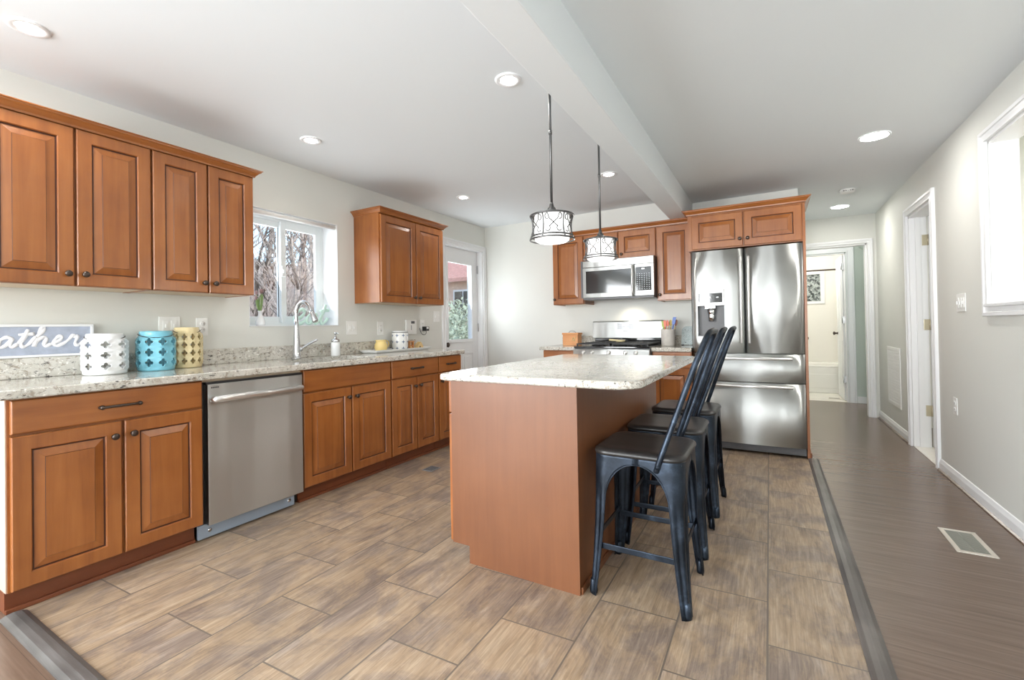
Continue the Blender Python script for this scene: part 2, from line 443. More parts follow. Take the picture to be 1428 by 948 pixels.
def tag(o, label, cat, group=None, kind=None):
    o['label'] = label; o['category'] = cat
    if group: o['group'] = group
    if kind: o['kind'] = kind
    return o
def struct(name, mb, m, parent=None):
    o = obj(name, mb, m, parent)
    if parent is None: o['kind'] = 'structure'
    return o
def copy_tree(o, parent=None):
    c = o.copy(); COL.objects.link(c)
    if parent is not None: c.parent = parent
    for ch in list(o.children): copy_tree(ch, c)
    return c
def single(name, mb, m, label, cat, group=None, kind=None, loc=None):
    """a thing that is one mesh; its origin is put at loc"""
    if loc is not None: bmesh.ops.translate(mb.bm, vec=-Vector(loc), verts=mb.bm.verts)
    o = obj(name, mb, m)
    if loc is not None: o.location = loc
    return tag(o, label, cat, group, kind)
def wall_boxes(mb, axis, p0, p1, u0, u1, z0, z1, holes=()):
    """wall perpendicular to axis ('x' or 'y') between p0 and p1, spanning u0..u1, with rectangular holes (ua, ub, za, zb)"""
    us = sorted({u0, u1, *[h[0] for h in holes], *[h[1] for h in holes]})
    for a, b in zip(us, us[1:]):
        zs = [(z0, z1)]
        for h in holes:
            if h[0] <= a + 1e-6 and h[1] >= b - 1e-6:
                nz = []
                for s, e in zs:
                    if h[2] > s: nz.append((s, min(e, h[2])))
                    if h[3] < e: nz.append((max(s, h[3]), e))
                zs = [q for q in nz if q[1] > q[0] + 1e-5]
        for s, e in zs:
            if axis == 'x': mb.box((p0, a, s), (p1, b, e))
            else: mb.box((a, p0, s), (b, p1, e))
    return mb
def smooth_path(pts, k=6):
    P = [Vector(p) for p in pts]; out = []
    for i in range(len(P) - 1):
        p0 = P[max(i - 1, 0)]; p1 = P[i]; p2 = P[i + 1]; p3 = P[min(i + 2, len(P) - 1)]
        for j in range(k):
            t = j / k
            out.append(0.5 * ((2 * p1) + (-p0 + p2) * t + (2 * p0 - 5 * p1 + 4 * p2 - p3) * t * t + (-p0 + 3 * p1 - 3 * p2 + p3) * t ** 3))
    out.append(P[-1]); return out
def rrect(x0, x1, y0, y1, r, n=6):
    pts = []
    rs = r if isinstance(r, (list, tuple)) else [r] * 4
    for (cx, cy, a0, q) in ((x1 - rs[0], y1 - rs[0], 0, rs[0]), (x0 + rs[1], y1 - rs[1], 90, rs[1]), (x0 + rs[2], y0 + rs[2], 180, rs[2]), (x1 - rs[3], y0 + rs[3], 270, rs[3])):
        for k in range(n + 1):
            a = math.radians(a0 + 90 * k / n); pts.append((cx + q * math.cos(a), cy + q * math.sin(a)))
    return pts
def sweep(mb, path, prof, closed_ends=True):
    """profile (out, z) swept along an XY polyline with mitred corners; 'out' is to the right of travel"""
    n = len(path); rings = []
    for i in range(n):
        p = Vector(path[i])
        d0 = (Vector(path[i]) - Vector(path[i - 1])).normalized() if i > 0 else None
        d1 = (Vector(path[i + 1]) - Vector(path[i])).normalized() if i < n - 1 else None
        if d0 is None: d0 = d1
        if d1 is None: d1 = d0
        n0 = Vector((d0.y, -d0.x)); n1 = Vector((d1.y, -d1.x))
        m = (n0 + n1).normalized(); sc = 1.0 / max(0.3, m.dot(n0))
        rings.append([Vector((p.x + m.x * sc * w, p.y + m.y * sc * w, z)) for w, z in prof])
    return mb.loft(rings)

# ------------------------------------------------------------------ room shell
HL, HR = 2.45, 2.39        # ceiling heights left and right of the beam
XR, YB, YH = 4.351, 4.952, 6.63
mb = MB(); mb.box((-0.25, 0.44, -0.1), (3.535, YB + .1, 0.0)); struct('floor', mb, 'tile')
mb = MB(); mb.box((3.535, -4.6, -0.1), (4.75, 7.75, -0.0005)); mb.box((-0.25, -4.6, -0.1), (3.535, 0.44, -0.0005)); struct('floor', mb, 'plank')
mb = MB(); mb.box((-0.25, -4.7, HL), (2.50, YB + 0.12, HL + 0.15)); struct('ceiling', mb, 'ceiling')
mb = MB(); mb.box((2.50, -4.7, HR), (4.75, 7.75, HR + 0.2)); struct('ceiling', mb, 'ceiling')
mb = MB(); mb.box((2.419, -4.6, 2.1726), (2.582, YB, 2.46), 0.004); struct('beam', mb, 'ceiling')
WIN = (1.765, 2.555, 1.165, 2.05); DOOR = (4.07, 4.885, 0.0, 2.125)
mb = MB(); wall_boxes(mb, 'x', -0.25, 0.0, -4.6, YB, 0, HL, [WIN, DOOR, (-3.2, -1.2, 0.1, 2.2)]); struct('wall_left', mb, 'wall')
mb = MB(); mb.box((-0.25, YB, 0), (3.51, YB + 0.12, HL)); struct('wall_back', mb, 'wall')
mb = MB(); mb.box((3.40, YB + 0.12, 0), (3.51, YH, HR)); struct('wall_hall', mb, 'wall')
RDOOR = (4.52, 5.22, 0.0, 2.06); PASS = (2.3, 3.48, 1.215, 2.14)
mb = MB(); wall_boxes(mb, 'x', XR, XR + 0.12, -4.6, YH, 0, HR, [RDOOR, PASS]); struct('wall_right', mb, 'wall')
mb = MB(); wall_boxes(mb, 'y', -4.7, -4.6, -0.25, 4.6, 0, HL, [(x - w / 2, x + w / 2, 0.35, 2.35) for x, w in FILL_OPENINGS]); struct('wall_front', mb, 'wall')
mb = MB(); wall_boxes(mb, 'y', YH, YH + 0.1, 3.40, XR + 0.12, 0, HR, [(3.60, 4.262, 0, 2.045)]); struct('wall_far', mb, 'wall')
# little lobby and bathroom beyond the hall
mb = MB(); wall_boxes(mb, 'y', 7.72, 7.82, 3.0, 4.75, 0, HR, [(3.50, 4.19, 0, 2.09)]); mb.box((4.64, 6.73, 0), (4.75, 7.72, HR)); mb.box((3.40, 6.73, 0), (3.44, 7.72, HR)); struct('wall_lobby', mb, 'wall_green')
mb = MB(); mb.prism([(4.318, 2.4), (4.318, 2.16), (4.64, 1.86), (4.64, 2.4)], (0, 7.25, 0), (1, 0, 0), (0, 0, 1), (0, 0.47, 0)); struct('trim_9', mb, 'wall_green')
mb = MB(); mb.box((2.9, 7.75, -0.1), (4.5, 9.5, 0.001)); struct('floor', mb, 'marble')
mb = MB(); mb.box((4.345, 7.82, 0), (4.45, 9.5, HR)); mb.box((2.9, 7.82, 0), (3.0, 9.5, HR)); mb.box((2.9, 7.75, HR), (4.5, 9.55, HR + 0.1))
wall_boxes(mb, 'y', 9.42, 9.52, 3.0, 4.345, 0, HR, [(3.55, 4.03, 1.485, 1.955)]); struct('wall_bathroom', mb, 'bath_wall')
# room seen through the pass-through and the one behind the hall door
mb = MB(); mb.box((XR + 0.12, 4.30, 0), (7.6, 4.42, 2.6)); mb.box((7.5, 0.9, 0), (7.6, 6.7, 2.6)); mb.box((XR + 0.12, 0.9, 0), (7.6, 1.0, 2.6)); mb.box((XR + 0.12, 6.2, 0), (7.6, 6.3, 2.6)); struct('wall_side_room', mb, 'wall')
mb = MB(); mb.box((XR + 0.12, 0.9, 2.45), (7.6, 6.7, 2.6)); struct('ceiling', mb, 'ceiling')
mb = MB(); mb.box((4.75, 0.9, -0.1), (7.6, 6.7, -0.002)); mb.box((XR + 0.0, 4.5, -0.02), (4.76, 5.24, 0.004)); struct('floor', mb, 'marble')

def casing_profile(mb, kind, a0, a1, top, face, out, w=0.075, sgn=1, z0=0.0, closed=False):
    """moulded casing with mitred corners round an opening a0..a1 (open at the floor, or closed = all four sides)"""
    prof = [(0.004, 0), (0.004, out * 0.85), (0.014, out * 0.85), (0.018, out * 0.55), (w - 0.026, out * 0.72), (w - 0.022, out), (w - 0.004, out), (w, out * 0.8), (w, 0)]
    if closed: base = [(a0, z0, -1, -1), (a0, top, -1, 1), (a1, top, 1, 1), (a1, z0, 1, -1)]
    else: base = [(a0, z0, -1, 0), (a0, top, -1, 1), (a1, top, 1, 1), (a1, z0, 1, 0)]
    rings = []
    for u, z, du, dz in base:
        ring = []
        for o, t in prof:
            p = (u + du * o, z + dz * o, face + sgn * t)
            ring.append(Vector((p[2], p[0], p[1])) if kind == 'x' else Vector((p[0], p[2], p[1])))
        rings.append(ring)
    mb.loft(rings, True, True, True, closed)
mb = MB(); casing_profile(mb, 'x', DOOR[0], DOOR[1], 2.125, 0.0, 0.02, 0.065); struct('trim_1', mb, 'trim')
mb = MB(); casing_profile(mb, 'x', RDOOR[0], RDOOR[1], RDOOR[3], XR, 0.022, 0.07, -1)
mb.box((XR, RDOOR[1] - 0.018, 0), (XR + 0.12, RDOOR[1], 2.06)); mb.box((XR + 0.04, RDOOR[1] - 0.032, 0), (XR + 0.075, RDOOR[1] - 0.018, 2.05)); mb.box((XR, RDOOR[0], 0), (XR + 0.12, RDOOR[0] + 0.018, 2.06)); mb.box((XR, RDOOR[0], 2.042), (XR + 0.12, RDOOR[1], 2.06)); struct('trim_2', mb, 'trim')
mb = MB(); casing_profile(mb, 'y', 3.60, 4.262, 2.045, YH, 0.02, 0.055, -1)
mb.box((4.245, YH, 0), (4.262, YH + 0.1, 2.045)); mb.box((3.6, YH, 2.03), (4.262, YH + 0.1, 2.045)); struct('trim_3', mb, 'trim')
mb = MB(); casing_profile(mb, 'y', 3.50, 4.19, 2.09, 7.72, 0.02, 0.09, -1)
mb.box((4.175, 7.72, 0), (4.19, 7.82, 2.09)); mb.box((3.5, 7.72, 2.075), (4.19, 7.82, 2.09)); struct('trim_4', mb, 'trim')
mb = MB(); y0, y1, z0, z1 = PASS
casing_profile(mb, 'x', y0, y1, z1, XR, 0.022, 0.07, -1, z0, True)
mb.box((XR - 0.03, y0 - 0.02, z0 - 0.016), (XR + 0.125, y1 + 0.02, z0 + 0.002), 0.004)
mb.box((XR, y1 - 0.012, z0), (XR + 0.122, y1, z1)); mb.box((XR, y0, z1 - 0.012), (XR + 0.122, y1, z1)); struct('trim_5', mb, 'trim')
BP = [(0, 0), (0.0145, 0), (0.0145, 0.06), (0.010, 0.072), (0.006, 0.085), (0, 0.088)]
mb = MB(); sweep(mb, [(XR, 4.448), (XR, -4.6)], [(w, z + 0.0) for w, z in BP]); sweep(mb, [(XR, 6.63), (XR, 5.292)], BP); struct('baseboard_right', mb, 'trim')
mb = MB(); sweep(mb, [(XR - 0.0145, 4.448), (XR - 0.0145, -4.6)], [(0, 0), (0.012, 0), (0.010, 0.010), (0, 0.016)]); sweep(mb, [(XR - 0.0145, 6.60), (XR - 0.0145, 5.292)], [(0, 0), (0.012, 0), (0.010, 0.010), (0, 0.016)]); struct('trim_6', mb, 'plank')
mb = MB(); mb.box((4.285, 7.70, 0), (4.64, 7.72, 0.09), 0.003); struct('baseboard_far', mb, 'trim')
mb = MB(); mb.box((0.001, 3.54, 0), (0.014, 4.0, 0.088), 0.003); mb.box((0.001, 4.935, 0), (1.1, 4.951, 0.088), 0.003); struct('baseboard_back', mb, 'trim')
SP = [(-0.036, 0), (-0.036, 0.004), (-0.020, 0.011), (0.0, 0.013), (0.020, 0.011), (0.036, 0.004), (0.036, 0)]
mb = MB(); sweep(mb, [(3.546, 4.37), (3.546, 0.40)], SP); struct('trim_7', mb, 'strip')
mb = MB(); sweep(mb, [(0.60, 0.435), (3.51, 0.435)], [(w * 1.1, z * 1.2) for w, z in SP]); struct('trim_8', mb, 'strip_x')

# sink window
wn = bpy.data.objects.new('window_1', None); COL.objects.link(wn); wn.location = (-0.2, 2.16, 1.165); wn['kind'] = 'structure'
def frame_rect(mb, x0, x1, ya, yb, za, zb, w, wb=None):
    wb = wb or w
    mb.box((x0, ya, za), (x1, ya + w, zb), 0.003); mb.box((x0, yb - w, za), (x1, yb, zb), 0.003)
    mb.box((x0, ya + w, za), (x1, yb - w, za + wb), 0.003); mb.box((x0, ya + w, zb - w), (x1, yb - w, zb), 0.003)
mb = MB(); frame_rect(mb, -0.25, -0.19, 1.765, 2.555, 1.165, 2.05, 0.028, 0.035); obj('window_frame', mb, 'vinyl', wn)
mb = MB(); frame_rect(mb, -0.238, -0.205, 1.79, 2.185, 1.195, 2.025, 0.05); sash = obj('sash', mb, 'vinyl', wn)
mb = MB(); frame_rect(mb, -0.222, -0.192, 2.135, 2.53, 1.195, 2.025, 0.055); mb.box((-0.192, 2.135, 1.195), (-0.176, 2.18, 2.025), 0.004); sash2 = obj('sash', mb, 'vinyl', wn)
mb = MB(); mb.box((-0.222, 1.84, 1.245), (-0.218, 2.135, 1.975)); obj('pane', mb, 'glass', sash)
mb = MB(); mb.box((-0.209, 2.19, 1.25), (-0.205, 2.475, 1.97)); obj('pane', mb, 'glass', sash2)
mb = MB(); mb.box((-0.186, 2.137, 1.57), (-0.162, 2.172, 1.66), 0.005); mb.box((-0.19, 2.14, 1.60), (-0.15, 2.155, 1.63), 0.004); obj('window_latch', mb, 'vinyl', sash2)
mb = MB(); mb.box((-0.19, 1.766, 1.165), (0.006, 2.554, 1.172), 0.002); mb.box((-0.19, 2.549, 1.172), (0.0, 2.5545, 2.05)); mb.box((-0.19, 1.7655, 1.172), (0.0, 1.77, 2.05)); mb.box((-0.19, 1.766, 2.044), (0.0, 2.554, 2.0495)); obj('window_reveal', mb, 'trim', wn)
t = thing('roller_blind', 'rolled-up white blind in the head of the window over the sink', 'blind', (-0.02, 2.16, 2.03))
mb = MB(); mb.cyl((-0.025, 1.775, 2.022), (-0.025, 2.545, 2.022), 0.018); obj('roll', mb, 'white', t)
for y in (1.771, 2.543):
    mb = MB(); mb.box((-0.045, y, 2.003), (-0.004, y + .005, 2.043)); obj('bracket', mb, 'white', t)

# back door in the left wall
dr = bpy.data.objects.new('door_1', None); COL.objects.link(dr); dr.location = (-0.1, 4.47, 0); dr['kind'] = 'structure'
mb = MB(); y0, y1 = 4.085, 4.868
g0, g1, gz0, gz1 = 4.215, 4.735, 0.975, 1.94
mb.box((-0.125, y0, 0.01), (-0.08, g0, 2.115), 0.002); mb.box((-0.125, g1, 0.01), (-0.08, y1, 2.115), 0.002)
mb.box((-0.125, g0, 0.01), (-0.08, g1, gz0), 0.002); mb.box((-0.125, g0, gz1), (-0.08, g1, 2.115), 0.002)
for (ya, yb) in ((4.20, 4.44), (4.50, 4.75)):
    frame_rect(mb, -0.085, -0.072, ya, yb, 0.16, 0.82, 0.02); mb.box((-0.084, ya + 0.05, 0.21), (-0.074, yb - 0.05, 0.77), 0.006)
slab = obj('door_slab', mb, 'trim', dr)
mb = MB(); frame_rect(mb, -0.09, -0.068, g0 - 0.028, g1 + 0.028, gz0 - 0.028, gz1 + 0.028, 0.04); obj('glass_frame', mb, 'trim', dr)
mb = MB(); mb.box((-0.105, g0, gz0), (-0.10, g1, gz1)); obj('pane', mb, 'glass', dr)
mb = MB(); mb.lathe([(0.028, 0), (0.03, 0.006), (0.014, 0.012), (0.014, 0.035), (0.027, 0.045), (0.03, 0.058), (0.02, 0.068), (0.004, 0.07)], (-0.08, 4.15, 0.93), 20, (1, 0, 0)); obj('door_knob', mb, 'bronze', dr)
for z in (1.84, 1.08, 0.3):
    mb = MB(); mb.box((-0.085, 4.862, z), (-0.066, 4.884, z + 0.1), 0.002); mb.cyl((-0.07, 4.872, z - 0.004), (-0.07, 4.872, z + 0.104), 0.008, n=10); obj('hinge', mb, 'nickel', dr)
mb = MB(); mb.box((-0.15, DOOR[1] - 0.014, 0), (0.0, DOOR[1], 2.125)); mb.box((-0.15, DOOR[0], 0), (0.0, DOOR[0] + 0.014, 2.125)); mb.box((-0.15, DOOR[0], 2.118), (0.0, DOOR[1], 2.125)); obj('door_jamb', mb, 'trim', dr)

# open door in the right wall
d2 = bpy.data.objects.new('door_2', None); COL.objects.link(d2); d2.location = (4.48, 5.2, 0); d2['kind'] = 'structure'
mb = MB(); mb.box((4.482, 5.185, 0.012), (5.16, 5.22, 2.045), 0.002)
for (xa, xb) in ((4.58, 4.80), (4.86, 5.08)):
    for (za, zb) in ((0.2, 0.85), (1.0, 1.9)): mb.box((xa, 5.182, za), (xb, 5.19, zb), 0.004)
obj('door_slab', mb, 'trim', d2)
for z in (1.79, 1.04, 0.28):
    mb = MB(); mb.box((4.437, 5.198, z), (4.474, 5.2025, z + 0.095), 0.001); mb.cyl((4.478, 5.198, z), (4.478, 5.198, z + 0.095), 0.0075, n=10); obj('hinge', mb, 'brass', d2)
# bathroom door, standing open
d3 = bpy.data.objects.new('door_3', None); COL.objects.link(d3); d3.location = (4.17, 7.85, 0); d3['kind'] = 'structure'
mb = MB(); mb.box((4.155, 7.835, 0.012), (4.19, 8.48, 2.07), 0.002)
for (za, zb) in ((0.2, 0.85), (1.0, 1.9)):
    for ya, yb in ((7.93, 8.12), (8.20, 8.39)): mb.box((4.15, ya, za), (4.158, yb, zb), 0.004)
obj('door_slab', mb, 'trim', d3)
mb = MB(); mb.lathe([(0.026, 0), (0.013, 0.008), (0.013, 0.03), (0.026, 0.042), (0.028, 0.055), (0.003, 0.065)], (4.155, 8.40, 0.95), 16, (-1, 0, 0)); obj('door_knob', mb, 'bronze', d3)
for z in (1.86, 1.10, 0.26):
    mb = MB(); mb.box((4.150, 7.805, z), (4.176, 7.834, z + 0.1), 0.001); mb.cyl((4.152, 7.828, z), (4.152, 7.828, z + 0.1), 0.008, n=8); obj('hinge', mb, 'nickel', d3)
# bathroom window
w2 = bpy.data.objects.new('window_2', None); COL.objects.link(w2); w2.location = (3.8, 9.42, 1.48); w2['kind'] = 'structure'
mb = MB()
for a, b in (((3.50, 9.395, 1.44), (4.09, 9.42, 1.487)), ((3.50, 9.395, 1.952), (4.09, 9.42, 2.01)), ((4.028, 9.395, 1.487), (4.09, 9.42, 1.952)), ((3.5, 9.395, 1.487), (3.56, 9.42, 1.952))): mb.box(a, b, 0.003)
obj('window_frame', mb, 'trim', w2)
m_, nt_, b_ = mat('pebbled_glass'); b_.inputs['Base Color'].default_value = (0.16, 0.18, 0.18, 1); b_.inputs['Roughness'].default_value = 0.15
_v = node(nt_, 'ShaderNodeTexVoronoi'); _v.inputs['Scale'].default_value = 34
nt_.links.new(mapping(nt_, (1, 1, 1)), _v.inputs['Vector'])
_r = ramp(nt_, _v.outputs['Color'], [(0.25, (0.05, 0.06, 0.06)), (0.75, (0.42, 0.46, 0.45))]); nt_.links.new(_r.outputs[0], b_.inputs['Base Color'])
bump(nt_, b_, _v.outputs['Distance'], 0.6, 0.01)
M['pebble'] = m_
mb = MB(); mb.box((3.55, 9.45, 1.485), (4.03, 9.46, 1.955)); obj('pane', mb, 'pebble', w2)

# ------------------------------------------------------------------ cabinet parts
def frame_map(o, U, Wd):
    o = Vector(o); U = Vector(U); Wd = Vector(Wd)
    return lambda u, v, w: o + U * u + Vector((0, 0, 1)) * v + Wd * w
def panel_mesh(F, w, h, steps, glaze_steps=(), t=0.02):
    """raised-panel front: steps = list of (inset, depth) rings from the outer edge in; glaze on listed ring gaps"""
    mb = MB()
    rings = [(0.0, 0.0), (0.0, t - 0.004), (0.004, t)] + steps
    R = []
    for ins, dp in rings:
        R.append([mb.bm.verts.new(F(*q, dp)) for q in ((ins, ins), (w - ins, ins), (w - ins, h - ins), (ins, h - ins))])
    mb.face(list(reversed(R[0])))
    for k, (A, B) in enumerate(zip(R, R[1:])):
        mb.mi = 1 if k in glaze_steps else 0
        for i in range(4):
            j = (i + 1) % 4; mb.face([A[i], A[j], B[j], B[i]])
    mb.mi = 0; mb.face(R[-1])
    return mb
def raised(F, w, h, fr=0.063):
    b = min(0.030, 0.22 * (min(w, h) - 2 * fr))
    steps = [(fr - 0.006, 0.02), (fr - 0.002, 0.0145), (fr, 0.0105), (fr + 0.004, 0.0105), (fr + 0.004 + b, 0.0185), (fr + 0.006 + b, 0.0185), (fr + 0.0075 + b, 0.0205)]
    return panel_mesh(F, w, h, steps, (4, 5, 7 + 1))
def knob(F, u, v, w0, parent):
    mb = MB(); p = F(u, v, w0); ax = F(0, 0, 1) - F(0, 0, 0)
    mb.lathe([(0.0095, 0), (0.006, 0.004), (0.0055, 0.012), (0.0125, 0.017), (0.0155, 0.022), (0.0135, 0.027), (0.006, 0.0295), (0.001, 0.03)], p, 16, ax)
    return obj('knob', mb, 'bronze', parent)
def pull(F, u, v, w0, parent, L=0.14):
    mb = MB()
    path = [F(u - L / 2, v, w0), F(u - L / 2 + 0.003, v, w0 + 0.018), F(u - L / 4, v + 0.001, w0 + 0.027), F(u, v + 0.001, w0 + 0.030), F(u + L / 4, v + 0.001, w0 + 0.027), F(u + L / 2 - 0.003, v, w0 + 0.018), F(u + L / 2, v, w0)]
    pts = smooth_path(path, 5); n = len(pts)
    mb.tube(pts, [0.0078 if (i < 6 or i > n - 7) else 0.0062 for i in range(n)], 10)
    for s in (-1, 1): mb.sphere(F(u + s * (L / 2 - 0.004), v, w0 + 0.018), 0.0105)
    return obj('pull', mb, 'bronze', parent)
def door(F, u0, u1, v0, v1, parent, knob_at=None, gap=0.002):
    G = lambda u, v, w: F(u + u0 + gap, v + v0 + gap, w)
    d = obj('door', raised(G, u1 - u0 - 2 * gap, v1 - v0 - 2 * gap), ['wood', 'glaze'], parent)
    if knob_at: knob(F, knob_at[0], knob_at[1], 0.02, d)
    return d
def drawer(F, u0, u1, v0, v1, parent, m='wood_h', with_pull=True, gap=0.002, name='drawer', L=0.14):
    G = lambda u, v, w: F(u + u0 + gap, v + v0 + gap, w)
    mb = panel_mesh(G, u1 - u0 - 2 * gap, v1 - v0 - 2 * gap, [(0.008, 0.0205)], (3,))
    d = obj(name, mb, [m, 'glaze'], parent)
    if with_pull: pull(F, (u0 + u1) / 2, (v0 + v1) / 2 - 0.002, 0.02, d, L)
    return d
def aabb(mb, F, q0, q1, bev=0.0):
    a = F(*q0); b = F(*q1); return mb.box(a, b, bev)
CROWN = [(0, -0.045), (0.006, -0.045), (0.008, -0.036), (0.013, -0.031), (0.024, -0.018), (0.034, -0.012), (0.036, -0.006), (0.042, -0.004), (0.042, 0.0), (0, 0.0)]

# ---- left wall, base run (doors face +X; u runs along +Y)
XD = 0.602                                     # back of the door fronts; fronts end at 0.622
FL = frame_map((XD, 0, 0), (0, 1, 0), (1, 0, 0))
ZB0, ZB1 = 0.096, 0.873
def base_cabinet(label, y0, y1, group='base cabinets under the sink counter', sink=False):
    t = thing('base_cabinet', label, 'cabinet', (XD / 2, (y0 + y1) / 2, 0), group)
    mb = MB()
    if sink:
        mb.box((0.003, y0 + .001, ZB0), (0.016, y1 - .001, ZB1)); mb.box((XD - 0.02, y0 + .001, ZB0), (XD - 0.001, y1 - .001, ZB1)); mb.box((0.016, y0 + .001, ZB0), (XD - 0.02, y0 + 0.016, ZB1)); mb.box((0.016, y1 - 0.016, ZB0), (XD - 0.02, y1 - .001, ZB1)); mb.box((0.016, y0 + 0.016, ZB0), (XD - 0.02, y1 - 0.016, ZB0 + 0.015))
    else: mb.box((0.003, y0 + .001, ZB0), (XD - 0.001, y1 - .001, ZB1))
    obj('body', mb, 'wood', t)
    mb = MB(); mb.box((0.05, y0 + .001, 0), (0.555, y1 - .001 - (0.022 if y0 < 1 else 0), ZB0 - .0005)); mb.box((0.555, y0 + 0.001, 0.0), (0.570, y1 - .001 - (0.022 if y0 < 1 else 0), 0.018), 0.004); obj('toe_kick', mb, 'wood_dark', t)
    return t
t = base_cabinet('wood base cabinet at the left end of the counter, one wide drawer over two doors', 0.418, 1.146)
mb = MB(); mb.box((0.003, 0.4135, ZB0), (0.596, 0.4185, ZB1), 0.001); obj('end_panel', mb, 'end_glare', t)
drawer(FL, 0.424, 1.140, 0.728, 0.868, t, L=0.15)
door(FL, 0.424, 0.789, 0.100, 0.722, t, (0.757, 0.655)); door(FL, 0.797, 1.140, 0.100, 0.722, t, (0.829, 0.657))
t = base_cabinet('wood sink base cabinet beneath the faucet, plain false front over two doors', 1.745, 2.547, sink=True)
drawer(FL, 1.750, 2.543, 0.722, 0.868, t, with_pull=False, name='false_front')
door(FL, 1.750, 2.145, 0.098, 0.716, t, (2.113, 0.645)); door(FL, 2.151, 2.543, 0.098, 0.716, t, (2.186, 0.645))
t = base_cabinet('wood base cabinet below the yellow pitcher tray, drawer over two narrow doors', 2.549, 3.154)
drawer(FL, 2.553, 3.150, 0.722, 0.868, t)
door(FL, 2.553, 2.855, 0.098, 0.716, t, (2.826, 0.640)); door(FL, 2.861, 3.150, 0.098, 0.716, t, (2.892, 0.642))
t = base_cabinet('narrow wood base cabinet at the back-door end of the counter, small drawer over one door', 3.156, 3.512)
drawer(FL, 3.160, 3.508, 0.722, 0.868, t, L=0.12); door(FL, 3.160, 3.508, 0.098, 0.716, t, (3.19, 0.64))

# dishwasher
t = thing('dishwasher', 'stainless steel dishwasher built in under the granite counter', 'dishwasher', (0.3, 1.446, 0))
mb = MB(); mb.box((0.01, 1.151, 0.09), (0.59, 1.741, 0.868)); mb.box((0.01, 1.151, 0.01), (0.55, 1.741, 0.0895)); obj('tub_case', mb, 'black', t)
mb = MB(); mb.box((0.592, 1.160, 0.088), (0.632, 1.735, 0.846), 0.004); dd = obj('door', mb, 'steel', t)
mb = MB()
pts = smooth_path([(0.640, 1.180, 0.765), (0.672, 1.195, 0.767), (0.680, 1.30, 0.768), (0.684, 1.447, 0.768), (0.680, 1.60, 0.768), (0.672, 1.70, 0.767), (0.640, 1.715, 0.765)], 6)
mb.tube(pts, 0.013, 12, flat=1.25); mb.box((0.63, 1.176, 0.752), (0.652, 1.192, 0.780), .004); mb.box((0.63, 1.703, 0.752), (0.652, 1.719, 0.780), .004); obj('handle', mb, 'steel_smooth', dd)
mb = MB(); mb.box((0.585, 1.157, 0.846), (0.628, 1.737, 0.858), 0.003); obj('control_strip', mb, 'black', t)
mb = MB()
for k in range(5): mb.box((0.6319, 1.178 + k * 0.0085, 0.8245), (0.6326, 1.1835 + k * 0.0085, 0.8315))
for k in range(5): mb.box((0.6319, 1.179 + k * 0.0085, 0.826), (0.6325, 1.1815 + k * 0.0085, 0.829))
obj('lettering', mb, 'black', dd)
mb = MB(); mb.box((0.570, 1.128, 0.012), (0.588, 1.698, 0.0865), 0.002); kp = obj('kick_plate', mb, 'kick_reflection', t)
for y in (1.185, 1.66):
    mb = MB(); mb.lathe([(0.011, 0), (0.010, 0.004), (0.003, 0.006)], (0.588, y, 0.05), 14, (1, 0, 0)); obj('screw', mb, 'nickel', kp)
mb = MB(); mb.box((0.56, 1.148, 0.858), (0.60, 1.744, 0.873)); obj('filler_rail', mb, 'cab_inside', t)

# sink counter with cut-out, backsplash, sink
CZ0, CZ1 = 0.874, 0.913
SX0, SX1, SY0, SY1 = 0.19, 0.55, 1.82, 2.48
mb = MB()
def slab_ring(mb, outer, inner, z0, z1, r=0.006):
    """flat slab with a hole: outer / inner loops with the same number of points"""
    n = len(outer)
    def ring(pts, z): return [mb.bm.verts.new((p[0], p[1], z)) for p in pts]
    cen = Vector((sum(p[0] for p in outer) / n, sum(p[1] for p in outer) / n))
    def inset(pts, d):
        out = []
        for p in pts:
            q = Vector((p[0], p[1])); v = cen - q
            out.append((p[0] + (d if v.x > 0 else -d), p[1] + (d if v.y > 0 else -d)))
        return out
    A = [ring(inset(outer, r), z0), ring(outer, z0 + r), ring(outer, z1 - r), ring(inset(outer, r), z1), ring(inner, z1), ring(inner, z0)]
    for P, Q in zip(A, A[1:] + A[:1]):
        for i in range(n):
            j = (i + 1) % n; mb.face([P[i], P[j], Q[j], Q[i]])
def rect_pts(x0, x1, y0, y1): return [(x0, y0), (x1, y0), (x1, y1), (x0, y1)]
slab_ring(mb, rect_pts(0.001, 0.651, 0.385, 3.527), rect_pts(SX0, SX1, SY0, SY1), CZ0, CZ1, 0.005)
o = obj('countertop', mb, 'granite'); tag(o, 'long speckled granite countertop with the sink, along the left wall', 'countertop')
mb = MB(); mb.box((0.001, 0.385, CZ1 + .0005), (0.026, 3.527, 1.016), 0.003); o = obj('backsplash', mb, 'granite'); tag(o, 'low granite backsplash strip under the sink window, left wall', 'backsplash')
t = thing('kitchen_sink', 'undermount steel sink basin set in the granite counter by the faucet', 'sink', (0.37, 2.15, 0.70))
mb = MB()
rr = [[(x, y, z) for x, y in rrect(SX0 - e, SX1 + e, SY0 - e, SY1 + e, 0.04)] for e, z in ((0.012, CZ0 - .001), (-0.004, CZ0 - .001), (-0.012, CZ0 - 0.15), (-0.03, CZ0 - 0.165))]
mb.loft(rr, True, False, True); obj('basin', mb, 'nickel', t)
mb = MB(); mb.lathe([(0.04, 0), (0.042, 0.003), (0.03, 0.004)], (0.37, 2.15, CZ0 - 0.1645), 20); obj('drain', mb, 'chrome', t)

